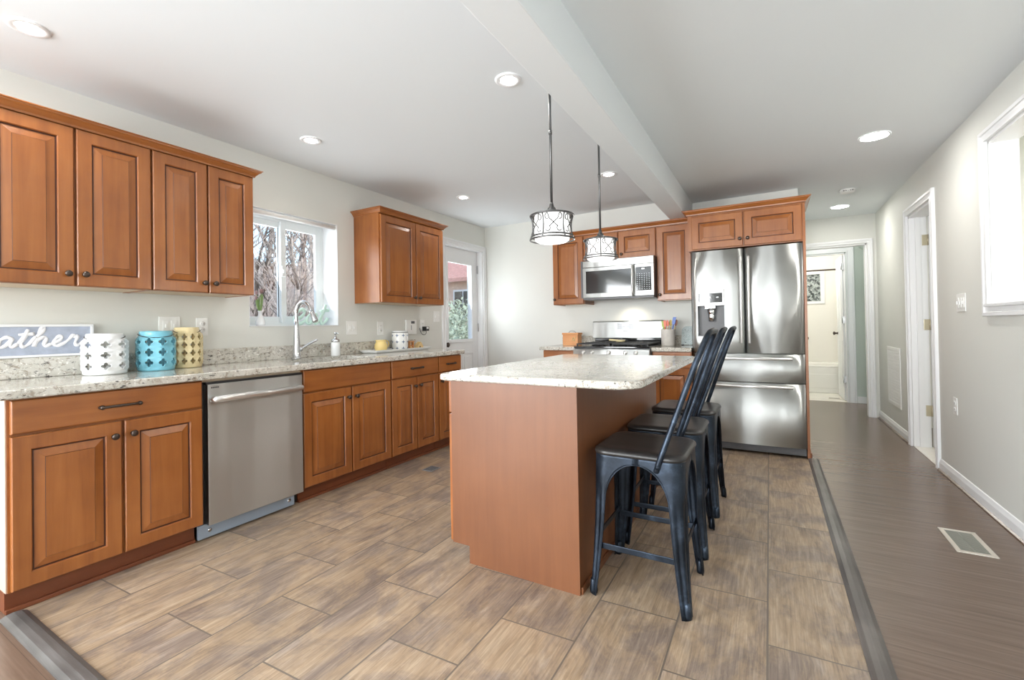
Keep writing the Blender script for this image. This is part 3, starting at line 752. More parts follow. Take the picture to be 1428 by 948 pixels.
# ---- left wall uppers
XU = 0.314
FU = frame_map((XU, 0, 0), (0, 1, 0), (1, 0, 0))
UZ0, UZ1 = 1.362, 2.142
def upper_cabinet(label, y0, y1, doors, group='wall cabinets on the left wall'):
    t = thing('wall_cabinet', label, 'cabinet', (XU / 2, (y0 + y1) / 2, UZ0), group)
    mb = MB(); mb.box((0.002, y0, UZ0 + 0.012), (XU - .001, y1, UZ1 + 0.012)); mb.box((XU - 0.021, y0, UZ0 + .004), (XU - .001, y1, UZ0 + .012)); mb.box((0.002, y0, UZ0 + .004), (XU - 0.021, y0 + 0.014, UZ0 + 0.012)); mb.box((0.002, y1 - 0.014, UZ0 + .004), (XU - 0.021, y1, UZ0 + 0.012)); obj('body', mb, 'wood', t)
    mb = MB(); mb.box((0.002, y0 + 0.0145, UZ0 + 0.0065), (XU - 0.0215, y1 - 0.0145, UZ0 + 0.0118)); obj('bottom_panel', mb, 'cab_inside', t)
    for (a, b, k) in doors: door(FU, a, b, UZ0 + 0.004, UZ1, t, (k, 1.424))
    return t
upper_cabinet('wood wall cabinet above the lettered sign at the left edge, two doors', 0.392, 1.032, [(0.396, 0.711, 0.682), (0.717, 1.031, 0.746)])
upper_cabinet('wood wall cabinet just left of the sink window, two narrow doors', 1.0325, 1.608, [(1.037, 1.321, 1.296), (1.326, 1.605, 1.357)])
t3 = upper_cabinet('wood wall cabinet right of the sink window, above the tray, with its own crown', 2.736, 3.623, [(2.742, 3.196, 3.164), (3.202, 3.620, 3.234)])
mb = MB(); sweep(mb, [(0.003, 2.736), (XU + 0.018, 2.736), (XU + 0.018, 3.623), (0.003, 3.623)], [(w, z + 2.196) for w, z in CROWN]); mb.box((0.004, 2.738, 2.154), (XU + 0.016, 3.621, 2.19)); obj('crown', mb, 'wood_h', t3)
mb = MB(); sweep(mb, [(XU + 0.018, 0.392), (XU + 0.018, 1.608), (0.003, 1.608)], [(w, z + 2.187) for w, z in CROWN]); mb.box((0.004, 0.393, 2.1545), (XU + 0.016, 1.606, 2.182)); o = obj('crown_molding', mb, 'wood_h'); tag(o, 'wood crown molding running along the tops of the two left wall cabinets', 'molding')

# ---- back wall: fronts face -Y, u runs along +X
YU = 4.634
FB = frame_map((0, YU, 0), (1, 0, 0), (0, -1, 0))
def back_upper(label, x0, x1, z0, doors, knz=None):
    t = thing('wall_cabinet', label, 'cabinet', ((x0 + x1) / 2, 4.79, z0), 'wall cabinets on the back wall')
    mb = MB(); mb.box((x0 + .0005, YU + .001, z0 + .012), (x1 - .0005, YB - .001, 2.125)); mb.box((x0 + .0005, YU + .001, z0), (x1 - .0005, YU + 0.02, z0 + .012)); mb.box((x0 + .0005, YU + 0.02, z0), (x0 + 0.014, YB - .001, z0 + .012)); mb.box((x1 - 0.014, YU + 0.02, z0), (x1 - .0005, YB - .001, z0 + .012)); obj('body', mb, 'wood', t)
    mb = MB(); mb.box((x0 + 0.0145, YU + 0.0205, z0 + .008), (x1 - 0.0145, YB - .002, z0 + .0118)); obj('bottom_panel', mb, 'cab_inside', t)
    for (a, b, k, kz) in doors: door(FB, a, b, z0 + 0.004, 2.118, t, (k, kz))
    return t
back_upper('single-door wood wall cabinet left of the microwave, behind the nearer pendant', 1.124, 1.496, 1.369, [(1.128, 1.492, 1.152, 1.43)])
back_upper('short wood wall cabinet above the microwave, two small doors', 1.497, 2.274, 1.824, [(1.502, 1.882, 1.855, 1.87), (1.888, 2.27, 1.922, 1.875)])
back_upper('single-door wood wall cabinet between the microwave and the fridge', 2.275, 2.614, 1.369, [(2.280, 2.611, 2.306, 1.43)])
mb = MB(); sweep(mb, [(1.124, YB - .002), (1.124, YU - 0.018), (2.612, YU - 0.018)], [(w, z + 2.171) for w, z in CROWN]); mb.box((1.126, YU - 0.016, 2.1255), (2.612, YB - .003, 2.165)); o = obj('crown_molding', mb, 'wood_x'); tag(o, 'wood crown molding over the back wall cabinets, under the beam end', 'molding')
# cabinet over the fridge and its side panels
YF = 4.345
FF = frame_map((0, YF, 0), (1, 0, 0), (0, -1, 0))
t = thing('fridge_cabinet', 'wide wood cabinet with two short doors directly above the refrigerator', 'cabinet', (3.07, 4.65, 1.8))
mb = MB(); mb.box((2.616, YF + .001, 1.80), (3.506, YB - .001, 2.125)); obj('body', mb, 'wood', t)
door(FF, 2.650, 3.070, 1.806, 2.108, t, (3.045, 1.868)); door(FF, 3.076, 3.503, 1.806, 2.108, t, (3.105, 1.868))
mb = MB(); sweep(mb, [(2.616, YU - 0.07), (2.616, YF - 0.018), (3.527, YF - 0.018), (3.527, YB - .002)], [(w, z + 2.167) for w, z in CROWN]); mb.box((2.618, YF - 0.016, 2.1255), (3.525, YB - .003, 2.16)); obj('crown', mb, 'wood_x', t)
t = thing('fridge_side_panel', 'tall thin wood panel standing on the hall side of the refrigerator', 'panel', (3.517, 4.65, 0))
mb = MB(); mb.box((3.507, YF + .001, 0.0), (3.527, YB - .001, 2.1252), 0.001); obj('panel', mb, 'wood', t)
mb = MB(); mb.lathe([(0.010, 0), (0.006, 0.005), (0.006, 0.012), (0.013, 0.018), (0.012, 0.026), (0.002, 0.029)], (3.527, 4.72, 0.985), 14, (1, 0, 0)); obj('knob', mb, 'bronze', t)
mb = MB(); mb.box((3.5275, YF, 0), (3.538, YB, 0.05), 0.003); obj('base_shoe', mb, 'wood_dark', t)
# back base cabinets
def back_base(label, x0, x1):
    t = thing('base_cabinet', label, 'cabinet', ((x0 + x1) / 2, 4.65, 0), 'base cabinets on the back wall')
    F = frame_map((0, 4.322, 0), (1, 0, 0), (0, -1, 0))
    mb = MB(); mb.box((x0, 4.323, 0.096), (x1, YB - .001, 0.873)); obj('body', mb, 'wood', t)
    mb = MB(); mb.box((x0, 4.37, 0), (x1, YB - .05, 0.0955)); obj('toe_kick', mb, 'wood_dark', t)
    drawer(F, x0 + .003, x1 - .003, 0.722, 0.868, t, 'wood_x'); door(F, x0 + .003, x1 - .003, 0.1, 0.716, t, (x1 - 0.035 if x0 < 2 else x0 + .035, 0.64))
back_base('wood base cabinet left of the range, behind the island', 1.135, 1.512)
back_base('wood base cabinet between the range and the refrigerator', 2.279, 2.632)
def counter_piece(name, label, x0, x1, y0, y1):
    mb = MB(); mb.box((x0, y0, 0.874), (x1, y1, 0.911), 0.006); o = obj(name, mb, 'granite'); return tag(o, label, 'countertop')
counter_piece('countertop', 'short granite countertop left of the range with the wooden box on it', 1.100, 1.513, 4.285, YB - .001)
counter_piece('countertop', 'short granite countertop between the range and the fridge, under the utensil crock', 2.278, 2.634, 4.285, YB - .001)
for x0, x1, lb in ((1.100, 1.512, 'low granite backsplash strip behind the wooden box, left of the range'), (2.279, 2.634, 'low granite backsplash strip behind the utensil crock, right of the range')):
    mb = MB(); mb.box((x0, YB - 0.026, 0.9115), (x1, YB - .001, 1.012), 0.003); o = obj('backsplash', mb, 'granite'); tag(o, lb, 'backsplash')

# ------------------------------------------------------------------ refrigerator
t = thing('refrigerator', 'large stainless steel french-door refrigerator with a water dispenser', 'refrigerator', (3.07, 4.6, 0))
FX0, FX1, FY = 2.640, 3.503, 4.300
mb = MB(); mb.box((FX0 + .004, 4.372, 0.03), (FX1 - .004, YB - .02, 1.775)); obj('case', mb, 'dark_gray', t)
def bulged(x0, x1, z0, z1, nx=16, hole=None, bulge=0.014, depth=0.068):
    """door with a gently bowed front; hole = (xa, xb, za, zb)"""
    mb = MB(); mb.smooth = True
    xs = sorted({x0 + (x1 - x0) * i / nx for i in range(nx + 1)} | ({hole[0], hole[1]} if hole else set()))
    zs = sorted({z0, z1} | ({hole[2], hole[3]} if hole else set()))
    def fy(x):
        u = 2 * (x - x0) / (x1 - x0) - 1
        return FY + bulge * u * u + (0.012 * max(0, (abs(u) - 0.93) / 0.07) ** 2)
    g = [[mb.bm.verts.new((x, fy(x), z)) for z in zs] for x in xs]
    for i in range(len(xs) - 1):
        for k in range(len(zs) - 1):
            if hole and xs[i] >= hole[0] - 1e-6 and xs[i + 1] <= hole[1] + 1e-6 and zs[k] >= hole[2] - 1e-6 and zs[k + 1] <= hole[3] + 1e-6: continue
            mb.face([g[i][k], g[i + 1][k], g[i + 1][k + 1], g[i][k + 1]])
    mb.smooth = False
    yb = FY + depth
    top = [mb.bm.verts.new((x, yb, z1)) for x in xs]; bot = [mb.bm.verts.new((x, yb, z0)) for x in xs]
    for i in range(len(xs) - 1):
        mb.face([g[i][-1], g[i + 1][-1], top[i + 1], top[i]]); mb.face([g[i + 1][0], g[i][0], bot[i], bot[i + 1]])
        if not hole: mb.face([top[i], top[i + 1], bot[i + 1], bot[i]])
    mb.face([g[0][k] for k in range(len(zs))] + [top[0], bot[0]]); mb.face(list(reversed([g[-1][k] for k in range(len(zs))])) + [bot[-1], top[-1]])
    return mb, fy
HO = (2.690, 2.915, 1.012, 1.432)
mb, fy = bulged(FX0, 3.072, 0.868, 1.782, hole=HO); ld = obj('door', mb, 'steel', t)
def bar_handle(mb, p0, p1, off, r=0.012, n=12):
    p0 = Vector(p0); p1 = Vector(p1); off = Vector(off); d = (p1 - p0).normalized()
    mb.tube([p0 + off, p0 + off + d * 0.004, p1 + off - d * 0.004, p1 + off], [r * .8, r, r, r * .8], n)
    for q in (p0 + d * 0.03, p1 - d * 0.03): mb.cyl(q, q + off, r * 0.75, n=10)
mb = MB(); bar_handle(mb, (3.046, 4.314, 0.955), (3.046, 4.314, 1.705), (0, -0.045, 0)); obj('handle', mb, 'steel_smooth', ld)
mb, _ = bulged(3.076, FX1, 0.868, 1.782); rd = obj('door', mb, 'steel', t)
mb = MB(); bar_handle(mb, (3.104, 4.314, 0.955), (3.104, 4.314, 1.705), (0, -0.045, 0)); obj('handle', mb, 'steel_smooth', rd)
for z0, z1, zh in ((0.622, 0.862, 0.825), (0.085, 0.614, 0.588)):
    mb, _ = bulged(FX0, FX1, z0, z1, 24); dw = obj('drawer', mb, 'steel', t)
    mb = MB(); bar_handle(mb, (2.72, 4.308, zh), (3.415, 4.308, zh), (0, -0.05, 0), 0.013); obj('handle', mb, 'steel_smooth', dw)
mb = MB(); mb.box((FX0 + .003, 4.335, 0.022), (FX1 - .003, 4.38, 0.082), 0.003)
for k in range(24): mb.box((FX0 + .05 + k * 0.032, 4.332, 0.035), (FX0 + .067 + k * 0.032, 4.336, 0.066))
obj('base_grille', mb, 'dark_gray', t)
for x in (2.665, 3.475):
    mb = MB(); mb.box((x - 0.02, 4.35, 1.7755), (x + 0.02, 4.42, 1.792), 0.003); obj('hinge_cover', mb, 'dark_gray', t)
# dispenser: a frame round the opening, a display over a recess, a spout
dsp = bpy.data.objects.new('water_dispenser', None); COL.objects.link(dsp); dsp.parent = t
mb = MB(); xa, xb, za, zb = HO
mb.box((xa, 4.385, za), (xb, 4.392, zb)); mb.box((xa, 4.305, za), (xa + .004, 4.39, zb)); mb.box((xb - .004, 4.305, za), (xb, 4.39, zb)); mb.box((xa, 4.305, za), (xb, 4.39, za + 0.006)); obj('recess', mb, 'gray', dsp)
mb = MB(); mb.box((xa, 4.297, 1.29), (xb, 4.36, zb), 0.004); obj('display_housing', mb, 'steel_smooth', dsp)
mb = MB(); mb.box((xa + 0.012, 4.2945, 1.318), (xb - 0.016, 4.299, 1.402), 0.001); obj('display_glass', mb, 'black_glass', dsp)
for k, (u, v) in enumerate(((0.03, 1.334), (0.095, 1.36), (0.16, 1.36))):
    mb = MB(); mb.box((xa + u, 4.2938, v), (xa + u + 0.018, 4.2946, v + 0.006)); obj('display_icon', mb, 'display', dsp)
mb = MB(); mb.box((2.752, 4.300, 1.262), (2.842, 4.36, 1.30), 0.006); mb.lathe([(0.028, 0), (0.03, 0.05), (0.026, 0.06), (0.034, 0.075), (0.036, 0.12)], (2.805, 4.345, 1.150), 20); obj('spout', mb, 'chrome', dsp)
mb = MB(); mb.box((xa + 0.01, 4.30, za + .006), (xb - 0.01, 4.385, za + 0.014), 0.002); obj('drip_tray', mb, 'dark_gray', dsp)

# ------------------------------------------------------------------ range
t = thing('gas_range', 'stainless steel gas range with black cooktop and tall back panel', 'range', (1.896, 4.6, 0))
RX0, RX1 = 1.517, 2.275
mb = MB(); mb.box((RX0, 4.26, 0.04), (RX1, YB - .01, 0.905)); obj('body', mb, 'dark_gray', t)
mb = MB(); mb.box((RX0 + .01, 4.225, 0.22), (RX1 - .01, 4.259, 0.815), 0.006); od = obj('oven_door', mb, 'steel', t)
mb = MB(); mb.box((RX0 + 0.12, 4.2225, 0.36), (RX1 - 0.12, 4.2255, 0.66), 0.001); obj('oven_window', mb, 'black_glass', od)
mb = MB(); bar_handle(mb, (RX0 + 0.05, 4.228, 0.765), (RX1 - 0.05, 4.228, 0.765), (0, -0.05, 0), 0.013); obj('handle', mb, 'steel_smooth', od)
mb = MB(); mb.box((RX0 + .01, 4.228, 0.06), (RX1 - .01, 4.259, 0.205), 0.005); obj('drawer', mb, 'steel', t)
mb = MB(); mb.prism([(4.259, 0.825), (4.222, 0.825), (4.212, 0.835), (4.230, 0.893), (4.259, 0.898)], (RX0, 0, 0), (0, 1, 0), (0, 0, 1), (RX1 - RX0, 0, 0)); cp = obj('control_panel', mb, 'steel', t)
for x in (1.628, 1.716, 1.888, 2.050, 2.150):
    mb = MB(); mb.lathe([(0.021, 0), (0.021, 0.008), (0.0165, 0.01), (0.0155, 0.03), (0.013, 0.033), (0.001, 0.033)], (x, 4.222, 0.862), 18, (0, -1, -0.28)); mb.box((x - 0.003, 4.184, 0.848), (x + 0.003, 4.196, 0.872), 0.001); obj('knob', mb, 'steel_smooth', cp)
mb = MB(); mb.box((RX0 - .001, 4.235, 0.9055), (RX1 + .001, 4.865, 0.922), 0.005); ct = obj('cooktop', mb, 'black_glass', t)
for x in (1.70, 2.09):
    for y in (4.40, 4.70):
        mb = MB(); mb.lathe([(0.045, 0), (0.045, 0.008), (0.03, 0.012), (0.028, 0.018), (0.001, 0.019)], (x, y, 0.9225), 18); obj('burner', mb, 'iron', ct)
for (xa, xb) in ((RX0 + .02, 1.885), (1.907, RX1 - .02)):
    mb = MB()
    for y in (4.265, 4.40, 4.55, 4.70, 4.835): mb.box((xa, y - .006, 0.938), (xb, y + .006, 0.950), 0.002)
    for x in (xa + .006, (xa + xb) / 2, xb - .006): mb.box((x - .006, 4.26, 0.937), (x + .006, 4.84, 0.9495), 0.002)
    for x in (xa + .006, xb - .006):
        for y in (4.268, 4.832): mb.box((x - .006, y - .006, 0.922), (x + .006, y + .006, 0.94))
    obj('grate', mb, 'iron', t)
mb = MB(); mb.box((RX0 + .01, 4.868, 0.9055), (RX1 - .01, 4.94, 0.985), 0.003); obj('vent_riser', mb, 'black_glass', t)
mb = MB(); mb.prism([(4.872, 0.985), (4.858, 0.99), (4.866, 1.165), (4.88, 1.176), (4.935, 1.176), (4.94, 0.985)], (RX0 - .012, 0, 0), (0, 1, 0), (0, 0, 1), (RX1 - RX0 + 0.024 - .012, 0, 0)); bp = obj('back_panel', mb, 'steel', t)
mb = MB(); mb.box((1.79, 4.855, 1.085), (1.975, 4.863, 1.158), 0.001); obj('keypad', mb, 'gray', bp)
mb = MB(); mb.box((1.850, 4.852, 1.113), (1.914, 4.856, 1.150), 0.001); ck = obj('clock', mb, 'black_glass', bp)
mb = MB()
for k, x in enumerate((1.864, 1.876, 1.892)): mb.box((x, 4.8512, 1.127), (x + 0.006, 4.8521, 1.138))
obj('digits', mb, 'display', ck)
mb = MB()
for k in range(6): mb.box((1.856 + k * 0.0088, 4.8565, 1.060), (1.8625 + k * 0.0088, 4.8595, 1.068))
obj('lettering', mb, 'gray', bp)
mb = MB()
for c in range(3):
    for r_ in range(3): mb.box((1.800 + c * 0.015, 4.8543, 1.095 + r_ * 0.018), (1.808 + c * 0.015, 4.8552, 1.101 + r_ * 0.018)); mb.box((1.925 + c * 0.015, 4.8543, 1.095 + r_ * 0.018), (1.933 + c * 0.015, 4.8552, 1.101 + r_ * 0.018))
obj('key_marks', mb, 'dark_gray', bp)
t = thing('spoon_rest', 'cream ceramic spoon rest lying on the black cooktop', 'spoon rest', (1.86, 4.62, 0.9505))
mb = MB(); mb.tube(smooth_path([(1.775, 4.60, 0.974), (1.84, 4.61, 0.969), (1.88, 4.62, 0.962)], 5), [0.017] * 11, 10, flat=0.6); mb.lathe([(0.02, 0), (0.045, 0.004), (0.052, 0.022), (0.048, 0.022), (0.04, 0.009), (0.001, 0.008)], (1.89, 4.62, 0.951), 20); obj('dish', mb, 'ceramic_cream', t)

# ------------------------------------------------------------------ microwave
t = thing('microwave', 'stainless over-the-range microwave hung under the short cabinet', 'microwave', (1.91, 4.7, 1.41))
MX0, MX1, MY = 1.549, 2.272, 4.486
MX1 = 2.273
mb = MB(); mb.box((1.502, MY + 0.03, 1.425), (2.272, YB - .002, 1.822)); obj('case', mb, 'dark_gray', t)
mb = MB(); mb.box((1.535, MY, 1.745), (2.274, MY + 0.03, 1.815), 0.004); obj('vent_trim', mb, 'steel', t)
mb = MB()
bx = lambda a, b, c, d, m=None: mb.box((a, MY, c), (b, MY + 0.03, d), 0.002)
bx(1.535, 1.568, 1.425, 1.742); bx(2.056, 2.082, 1.425, 1.742); bx(1.568, 2.056, 1.425, 1.470); bx(1.568, 2.056, 1.706, 1.742); md = obj('door', mb, 'steel', t)
mb = MB(); mb.box((1.567, MY + .004, 1.469), (2.057, MY + 0.012, 1.707)); obj('door_window', mb, 'black_glass', md)
mb = MB(); pts = smooth_path([(2.070, MY - .002, 1.735), (2.070, MY - 0.035, 1.70), (2.070, MY - 0.044, 1.585), (2.070, MY - 0.035, 1.47), (2.070, MY - .002, 1.432)], 6); mb.tube(pts, 0.0115, 12); obj('handle', mb, 'steel_smooth', md)
mb = MB(); bx(2.085, 2.274, 1.425, 1.742); pn = obj('control_panel', mb, 'steel', t)
mb = MB(); mb.box((2.096, MY - .002, 1.474), (2.250, MY + .001, 1.712)); kp = obj('keypad', mb, 'black_glass', pn)
mb = MB(); mb.box((2.155, MY - .003, 1.688), (2.185, MY - .0018, 1.698)); obj('digits', mb, 'display', kp)
mb = MB()
for c in range(6):
    for r_ in range(9): mb.box((2.107 + c * 0.0235, MY - .0027, 1.488 + r_ * 0.019), (2.117 + c * 0.0235, MY - .0019, 1.493 + r_ * 0.019))
obj('key_marks', mb, 'gray', kp)
mb = MB(); mb.box((1.535, MY + .004, 1.402), (2.272, MY + 0.25, 1.424), 0.004); obj('underside', mb, 'dark_gray', t)
light('range_hood_light', 'SPOT', (1.95, 4.75, 1.395), 5, (1, 0.90, 0.74), aim=(0, 0.25, -1), size=0.05, spot=2.2)

# ------------------------------------------------------------------ island
t = thing('kitchen_island', 'wood kitchen island cabinet with a plain end panel facing the room', 'island', (2.2, 2.4, 0))
IX0, IX1, IY0, IY1 = 1.893, 2.549, 1.65, 3.19
mb = MB(); mb.prism([(1.893, 0.082), (1.990, 0.082), (1.990, 0), (IX1, 0), (IX1, 0.874), (1.893, 0.874)], (0, IY0, 0), (1, 0, 0), (0, 0, 1), (0, 0.018, 0)); obj('end_panel', mb, 'island_wood', t)
mb = MB(); mb.box((1.895, IY0 + 0.0185, 0.083), (IX1 - 0.021, IY1, 0.8735)); mb.box((1.992, IY0 + 0.0185, 0), (IX1 - 0.021, IY1, 0.083)); obj('body', mb, 'wood', t)
mb = MB(); mb.box((IX1 - 0.02, IY0 + 0.0185, 0.0), (IX1 - 0.0005, IY1, 0.8738), 0.001); mb.box((IX1, IY0 + 0.01, 0.0), (IX1 + 0.010, IY1, 0.03), 0.004); obj('seating_panel', mb, 'island_wood', t)
for ya in (2.16, 2.68):
    pass
FI = frame_map((1.893, 0, 0), (0, -1, 0), (-1, 0, 0))
for (ya, yb) in ((1.654, 2.164), (2.168, 2.676), (2.680, 3.186)):
    drawer(FI, -yb, -ya, 0.715, 0.868, t, 'wood_h'); door(FI, -yb, -ya, 0.086, 0.708, t, (-yb + .035, 0.64))
mb = MB()
pts = rrect(1.842, 2.815, 1.612, 3.235, [0.045, 0.03, 0.03, 0.11], 8)
cx, cy = 2.33, 2.42
def off(d): return rrect(1.842 + d, 2.815 - d, 1.612 + d, 3.235 - d, [0.045, 0.03, 0.03, 0.11], 8)
mb.loft([[(x, y, z) for x, y in off(d)] for d, z in ((0.008, 0.8745), (0.001, 0.880), (0.0, 0.887), (0.0, 0.898), (0.003, 0.905), (0.010, 0.908))]); o = obj('countertop', mb, 'granite'); tag(o, 'pale granite countertop with rounded corners on the kitchen island', 'countertop')

# ------------------------------------------------------------------ stools
def make_stool():
    """counter stool, local: +X is the back side, origin on the floor at the middle"""
    t = thing('counter_stool', 'black metal counter stool nearest the camera, tucked at the island', 'stool', (2.775, 1.895, 0), 'black metal stools along the island')
    H0 = 0.600; hx0, hy0 = 0.183, 0.185
    def half(z):      # half widths of the skirt outline grow towards the floor
        k = (H0 - z) / H0
        return hx0 + 0.008 * k, hy0 + 0.022 * k
    def outline(s, z, push=0.0):
        """point on the rounded-square outline; s in [-1,1] runs from the middle of one side round a corner to the middle of the next (corner +x,+y)"""
        hx, hy = half(z); hx += push; hy += push
        r = 0.060 - 0.030 * (H0 - z) / H0
        Lx, Ly = hx - r, hy - r; arc = r * PI / 2; tot = Lx + Ly + arc
        d = (s + 1) / 2 * tot
        if d < Ly: return Vector((hx, d, z))
        if d < Ly + arc:
            a = (d - Ly) / r; return Vector((Lx + r * math.cos(a), Ly + r * math.sin(a), z))
        return Vector((Lx - (d - Ly - arc), hy, z))
    ztop, zarch, zlow = 0.592, 0.560, 0.40
    zs = [ztop, 0.578, 0.566, 0.560, 0.5575, 0.550, 0.538, 0.522, 0.50, 0.47, 0.435, 0.40, 0.33, 0.25, 0.17, 0.09, 0.03, 0.0]
    def hw(z):
        if z >= zarch: return 1.0
        foot = 0.155 + 0.115 * (z / zlow) if z < zlow else 0.27
        if z >= zlow:
            return 1.0 - (1.0 - foot) * math.sqrt(max(0, 1 - ((z - zlow) / (zarch - zlow)) ** 2))
        return foot
    for sx in (1, -1):
        for sy in (1, -1):
            mb = MB(); mb.smooth = True; n = 16
            rows = []
            for z in zs:
                w = hw(z); row = []
                for k in range(n + 1):
                    s = -w + 2 * w * k / n
                    rib = 0.0
                    if z < 0.46 and z > 0.02: rib = -0.006 * math.exp(-((abs(k / n - 0.5) - 0.22) / 0.09) ** 2) * min(1, (0.46 - z) / 0.08)
                    p = outline(s, z, rib)
                    if z < 0.35: p += Vector((0.010, 0.004, 0)) * (1 - z / 0.35) ** 2
                    row.append(Vector((p.x * sx, p.y * sy, z)))
                rows.append(row)
            th = 0.0022
            R1 = [[mb.bm.verts.new(p) for p in r] for r in rows]
            R2 = [[mb.bm.verts.new(Vector((p.x * (1 - th / 0.18), p.y * (1 - th / 0.18), p.z))) for p in r] for r in rows]
            m = len(rows)
            for i in range(m - 1):
                for k in range(n):
                    mb.face([R1[i][k], R1[i][k + 1], R1[i + 1][k + 1], R1[i + 1][k]]); mb.face([R2[i][k + 1], R2[i][k], R2[i + 1][k], R2[i + 1][k + 1]])
                for k in (0, n): mb.face([R1[i][k], R1[i + 1][k], R2[i + 1][k], R2[i][k]])
            for k in range(n):
                mb.face([R1[0][k], R2[0][k], R2[0][k + 1], R1[0][k + 1]]); mb.face([R1[-1][k], R1[-1][k + 1], R2[-1][k + 1], R2[-1][k]])
            # rolled bead along the arch edge, rubber foot
            e0 = [rows[i][0] * 0.994 for i in range(3, m)]; e1 = [rows[i][n] * 0.994 for i in range(3, m)]
            for e in (e0, e1):
                for p, i in zip(e, range(3, m)): p.z = rows[i][0].z
                mb.tube(e, 0.0032, 6)
            lg = obj('leg', mb, 'stool', t, world=False)
            fc = sum((rows[-1][k] for k in range(n + 1)), Vector()) / (n + 1); fc -= Vector((0.006 * sx, 0.006 * sy, 0))
            mb = MB(); mb.lathe([(0.016, 0.0), (0.017, 0.012), (0.014, 0.05), (0.010, 0.06)], (fc.x, fc.y, 0.0005), 12); obj('foot', mb, 'stool', lg, world=False)
    # seat: metal rim with a slightly dished top
    mb = MB(); mb.smooth = True
    def ro(d, z, n=8):
        r = max(0.02, 0.066 - d * 0.5)
        return [Vector((x, y, z)) for x, y in rrect(-hx0 - 0.006 + d, hx0 + 0.006 - d, -hy0 - 0.006 + d, hy0 + 0.006 - d, r, n)]
    mb.loft([ro(0.010, 0.5835), ro(0.003, 0.587), ro(0.0, 0.594), ro(0.003, 0.604), ro(0.013, 0.6105), ro(0.03, 0.612), ro(0.07, 0.609), ro(0.12, 0.607)]); obj('seat', mb, ['seat'], t, world=False)
    # back: bent tube loop, flat splat
    hb = 0.175
    pa = smooth_path([(0.080, -0.186, 0.545), (0.098, -0.192, 0.600), (0.160, -0.170, 0.78), (0.222, -0.145, 0.96), (0.262, -0.125, 1.065), (0.274, -0.105, 1.092), (0.281, -0.065, 1.100), (0.283, 0.0, 1.102),
                      (0.281, 0.065, 1.100), (0.274, 0.105, 1.092), (0.262, 0.125, 1.065), (0.222, 0.145, 0.96), (0.160, 0.170, 0.78), (0.098, 0.192, 0.600), (0.080, 0.186, 0.545)], 5)
    mb = MB(); mb.tube(pa, 0.0115, 10); bk = obj('back_frame', mb, 'stool', t, world=False)
    for s in (-1, 1):
        mb = MB(); mb.cyl((0.088, s * 0.182, 0.566), (0.088, s * 0.203, 0.566), 0.009, n=10); obj('bolt', mb, 'stool', bk, world=False)
    # stretchers
    z1, z2 = 0.205, 0.195
    for (a, b, nm) in (((-0.178, -0.185, z1), (0.178, -0.185, z1), 'stretcher'), ((-0.178, 0.185, z1), (0.178, 0.185, z1), 'stretcher'), ((-0.172, -0.183, z2 + 0.04), (-0.172, 0.183, z2 + 0.04), 'stretcher'), ((0.172, -0.183, z2 + 0.04), (0.172, 0.183, z2 + 0.04), 'stretcher')):
        mb = MB(); a = Vector(a); b = Vector(b)
        if abs(a.x - b.x) > 0.1: mb.box((a.x, a.y - 0.003, a.z - 0.012), (b.x, a.y + 0.003, a.z + 0.012), 0.002)
        else: mb.box((a.x - 0.003, a.y, a.z - 0.012), (a.x + 0.003, b.y, a.z + 0.012), 0.002)
        obj(nm, mb, 'stool', t, world=False)
    return t
st = make_stool()
for (x, y, rz, lb) in ((2.775, 2.405, 0.02, 'middle one of the three black metal counter stools at the island'), (2.785, 2.955, -0.02, 'black metal counter stool farthest along the island, nearest the refrigerator')):
    c = copy_tree(st); c.location = (x, y, 0); c.rotation_euler = (0, 0, rz); c['label'] = lb

# ------------------------------------------------------------------ ceiling fixtures
def downlight(x, y, z, label, r=0.070, power=6.0, proto=None, q=0.030):
    if proto is None:
        t = thing('recessed_light', label, 'ceiling light', (x, y, z), 'recessed ceiling lights')
        mb = MB(); mb.lathe([(r - q, -0.002), (r - q + 0.004, -0.006), (r - 0.006, -0.008), (r, -0.004), (r + 0.001, -0.0005)], (0, 0, 0), 36, cap=False); mb.lathe([(r - q, -0.002), (r - q - 0.006, 0.0)], (0, 0, 0), 36, cap=False); obj('trim_ring', mb, 'trim', t, world=False)
        mb = MB(); mb.lathe([(r - q + .001, -0.0005), (r - q + .001, -0.0025), (0.02, -0.0035), (0.001, -0.0036)], (0, 0, 0), 36); obj('lens', mb, 'lamp', t, world=False)
    else:
        t = copy_tree(proto); t.location = (x, y, z); t['label'] = label
    light('downlight_lamp', 'SPOT', (x, y, z - 0.02), power if z > 2.4 else 10.0, (1, 0.95, 0.88), aim=(0, 0, -1), size=0.05, spot=2.5)
    return t
L0 = downlight(0.535, 0.505, HL, 'round recessed ceiling light nearest the upper left corner of the room')
for x, y, lb in ((2.075, 1.955, 'recessed ceiling light beside the beam, left of the nearer pendant'), (0.53, 1.90, 'recessed ceiling light in front of the sink window'), (0.60, 3.62, 'recessed ceiling light near the back door corner'), (2.065, 3.74, 'recessed ceiling light by the beam beyond the farther pendant')):
    downlight(x, y, HL, lb, power=4.5 if y > 3 else 6.0, proto=L0)
for x, y, lb in ((3.898, 3.80, 'larger-looking recessed ceiling light over the hall side, right of the beam'), (3.947, 6.02, 'recessed ceiling light at the far end of the hall before the doorway')):
    LR = downlight(x, y, HR, lb, r=0.086, q=0.012, proto=None if y < 5 else LR)
t = thing('smoke_detector', 'round white smoke detector on the hall ceiling', 'smoke detector', (3.925, 5.26, HR))
mb = MB(); mb.lathe([(0.062, -0.0005), (0.064, -0.012), (0.055, -0.03), (0.035, -0.036), (0.001, -0.037)], (3.925, 5.26, HR), 28); sd = obj('housing', mb, 'white', t)
mb = MB()
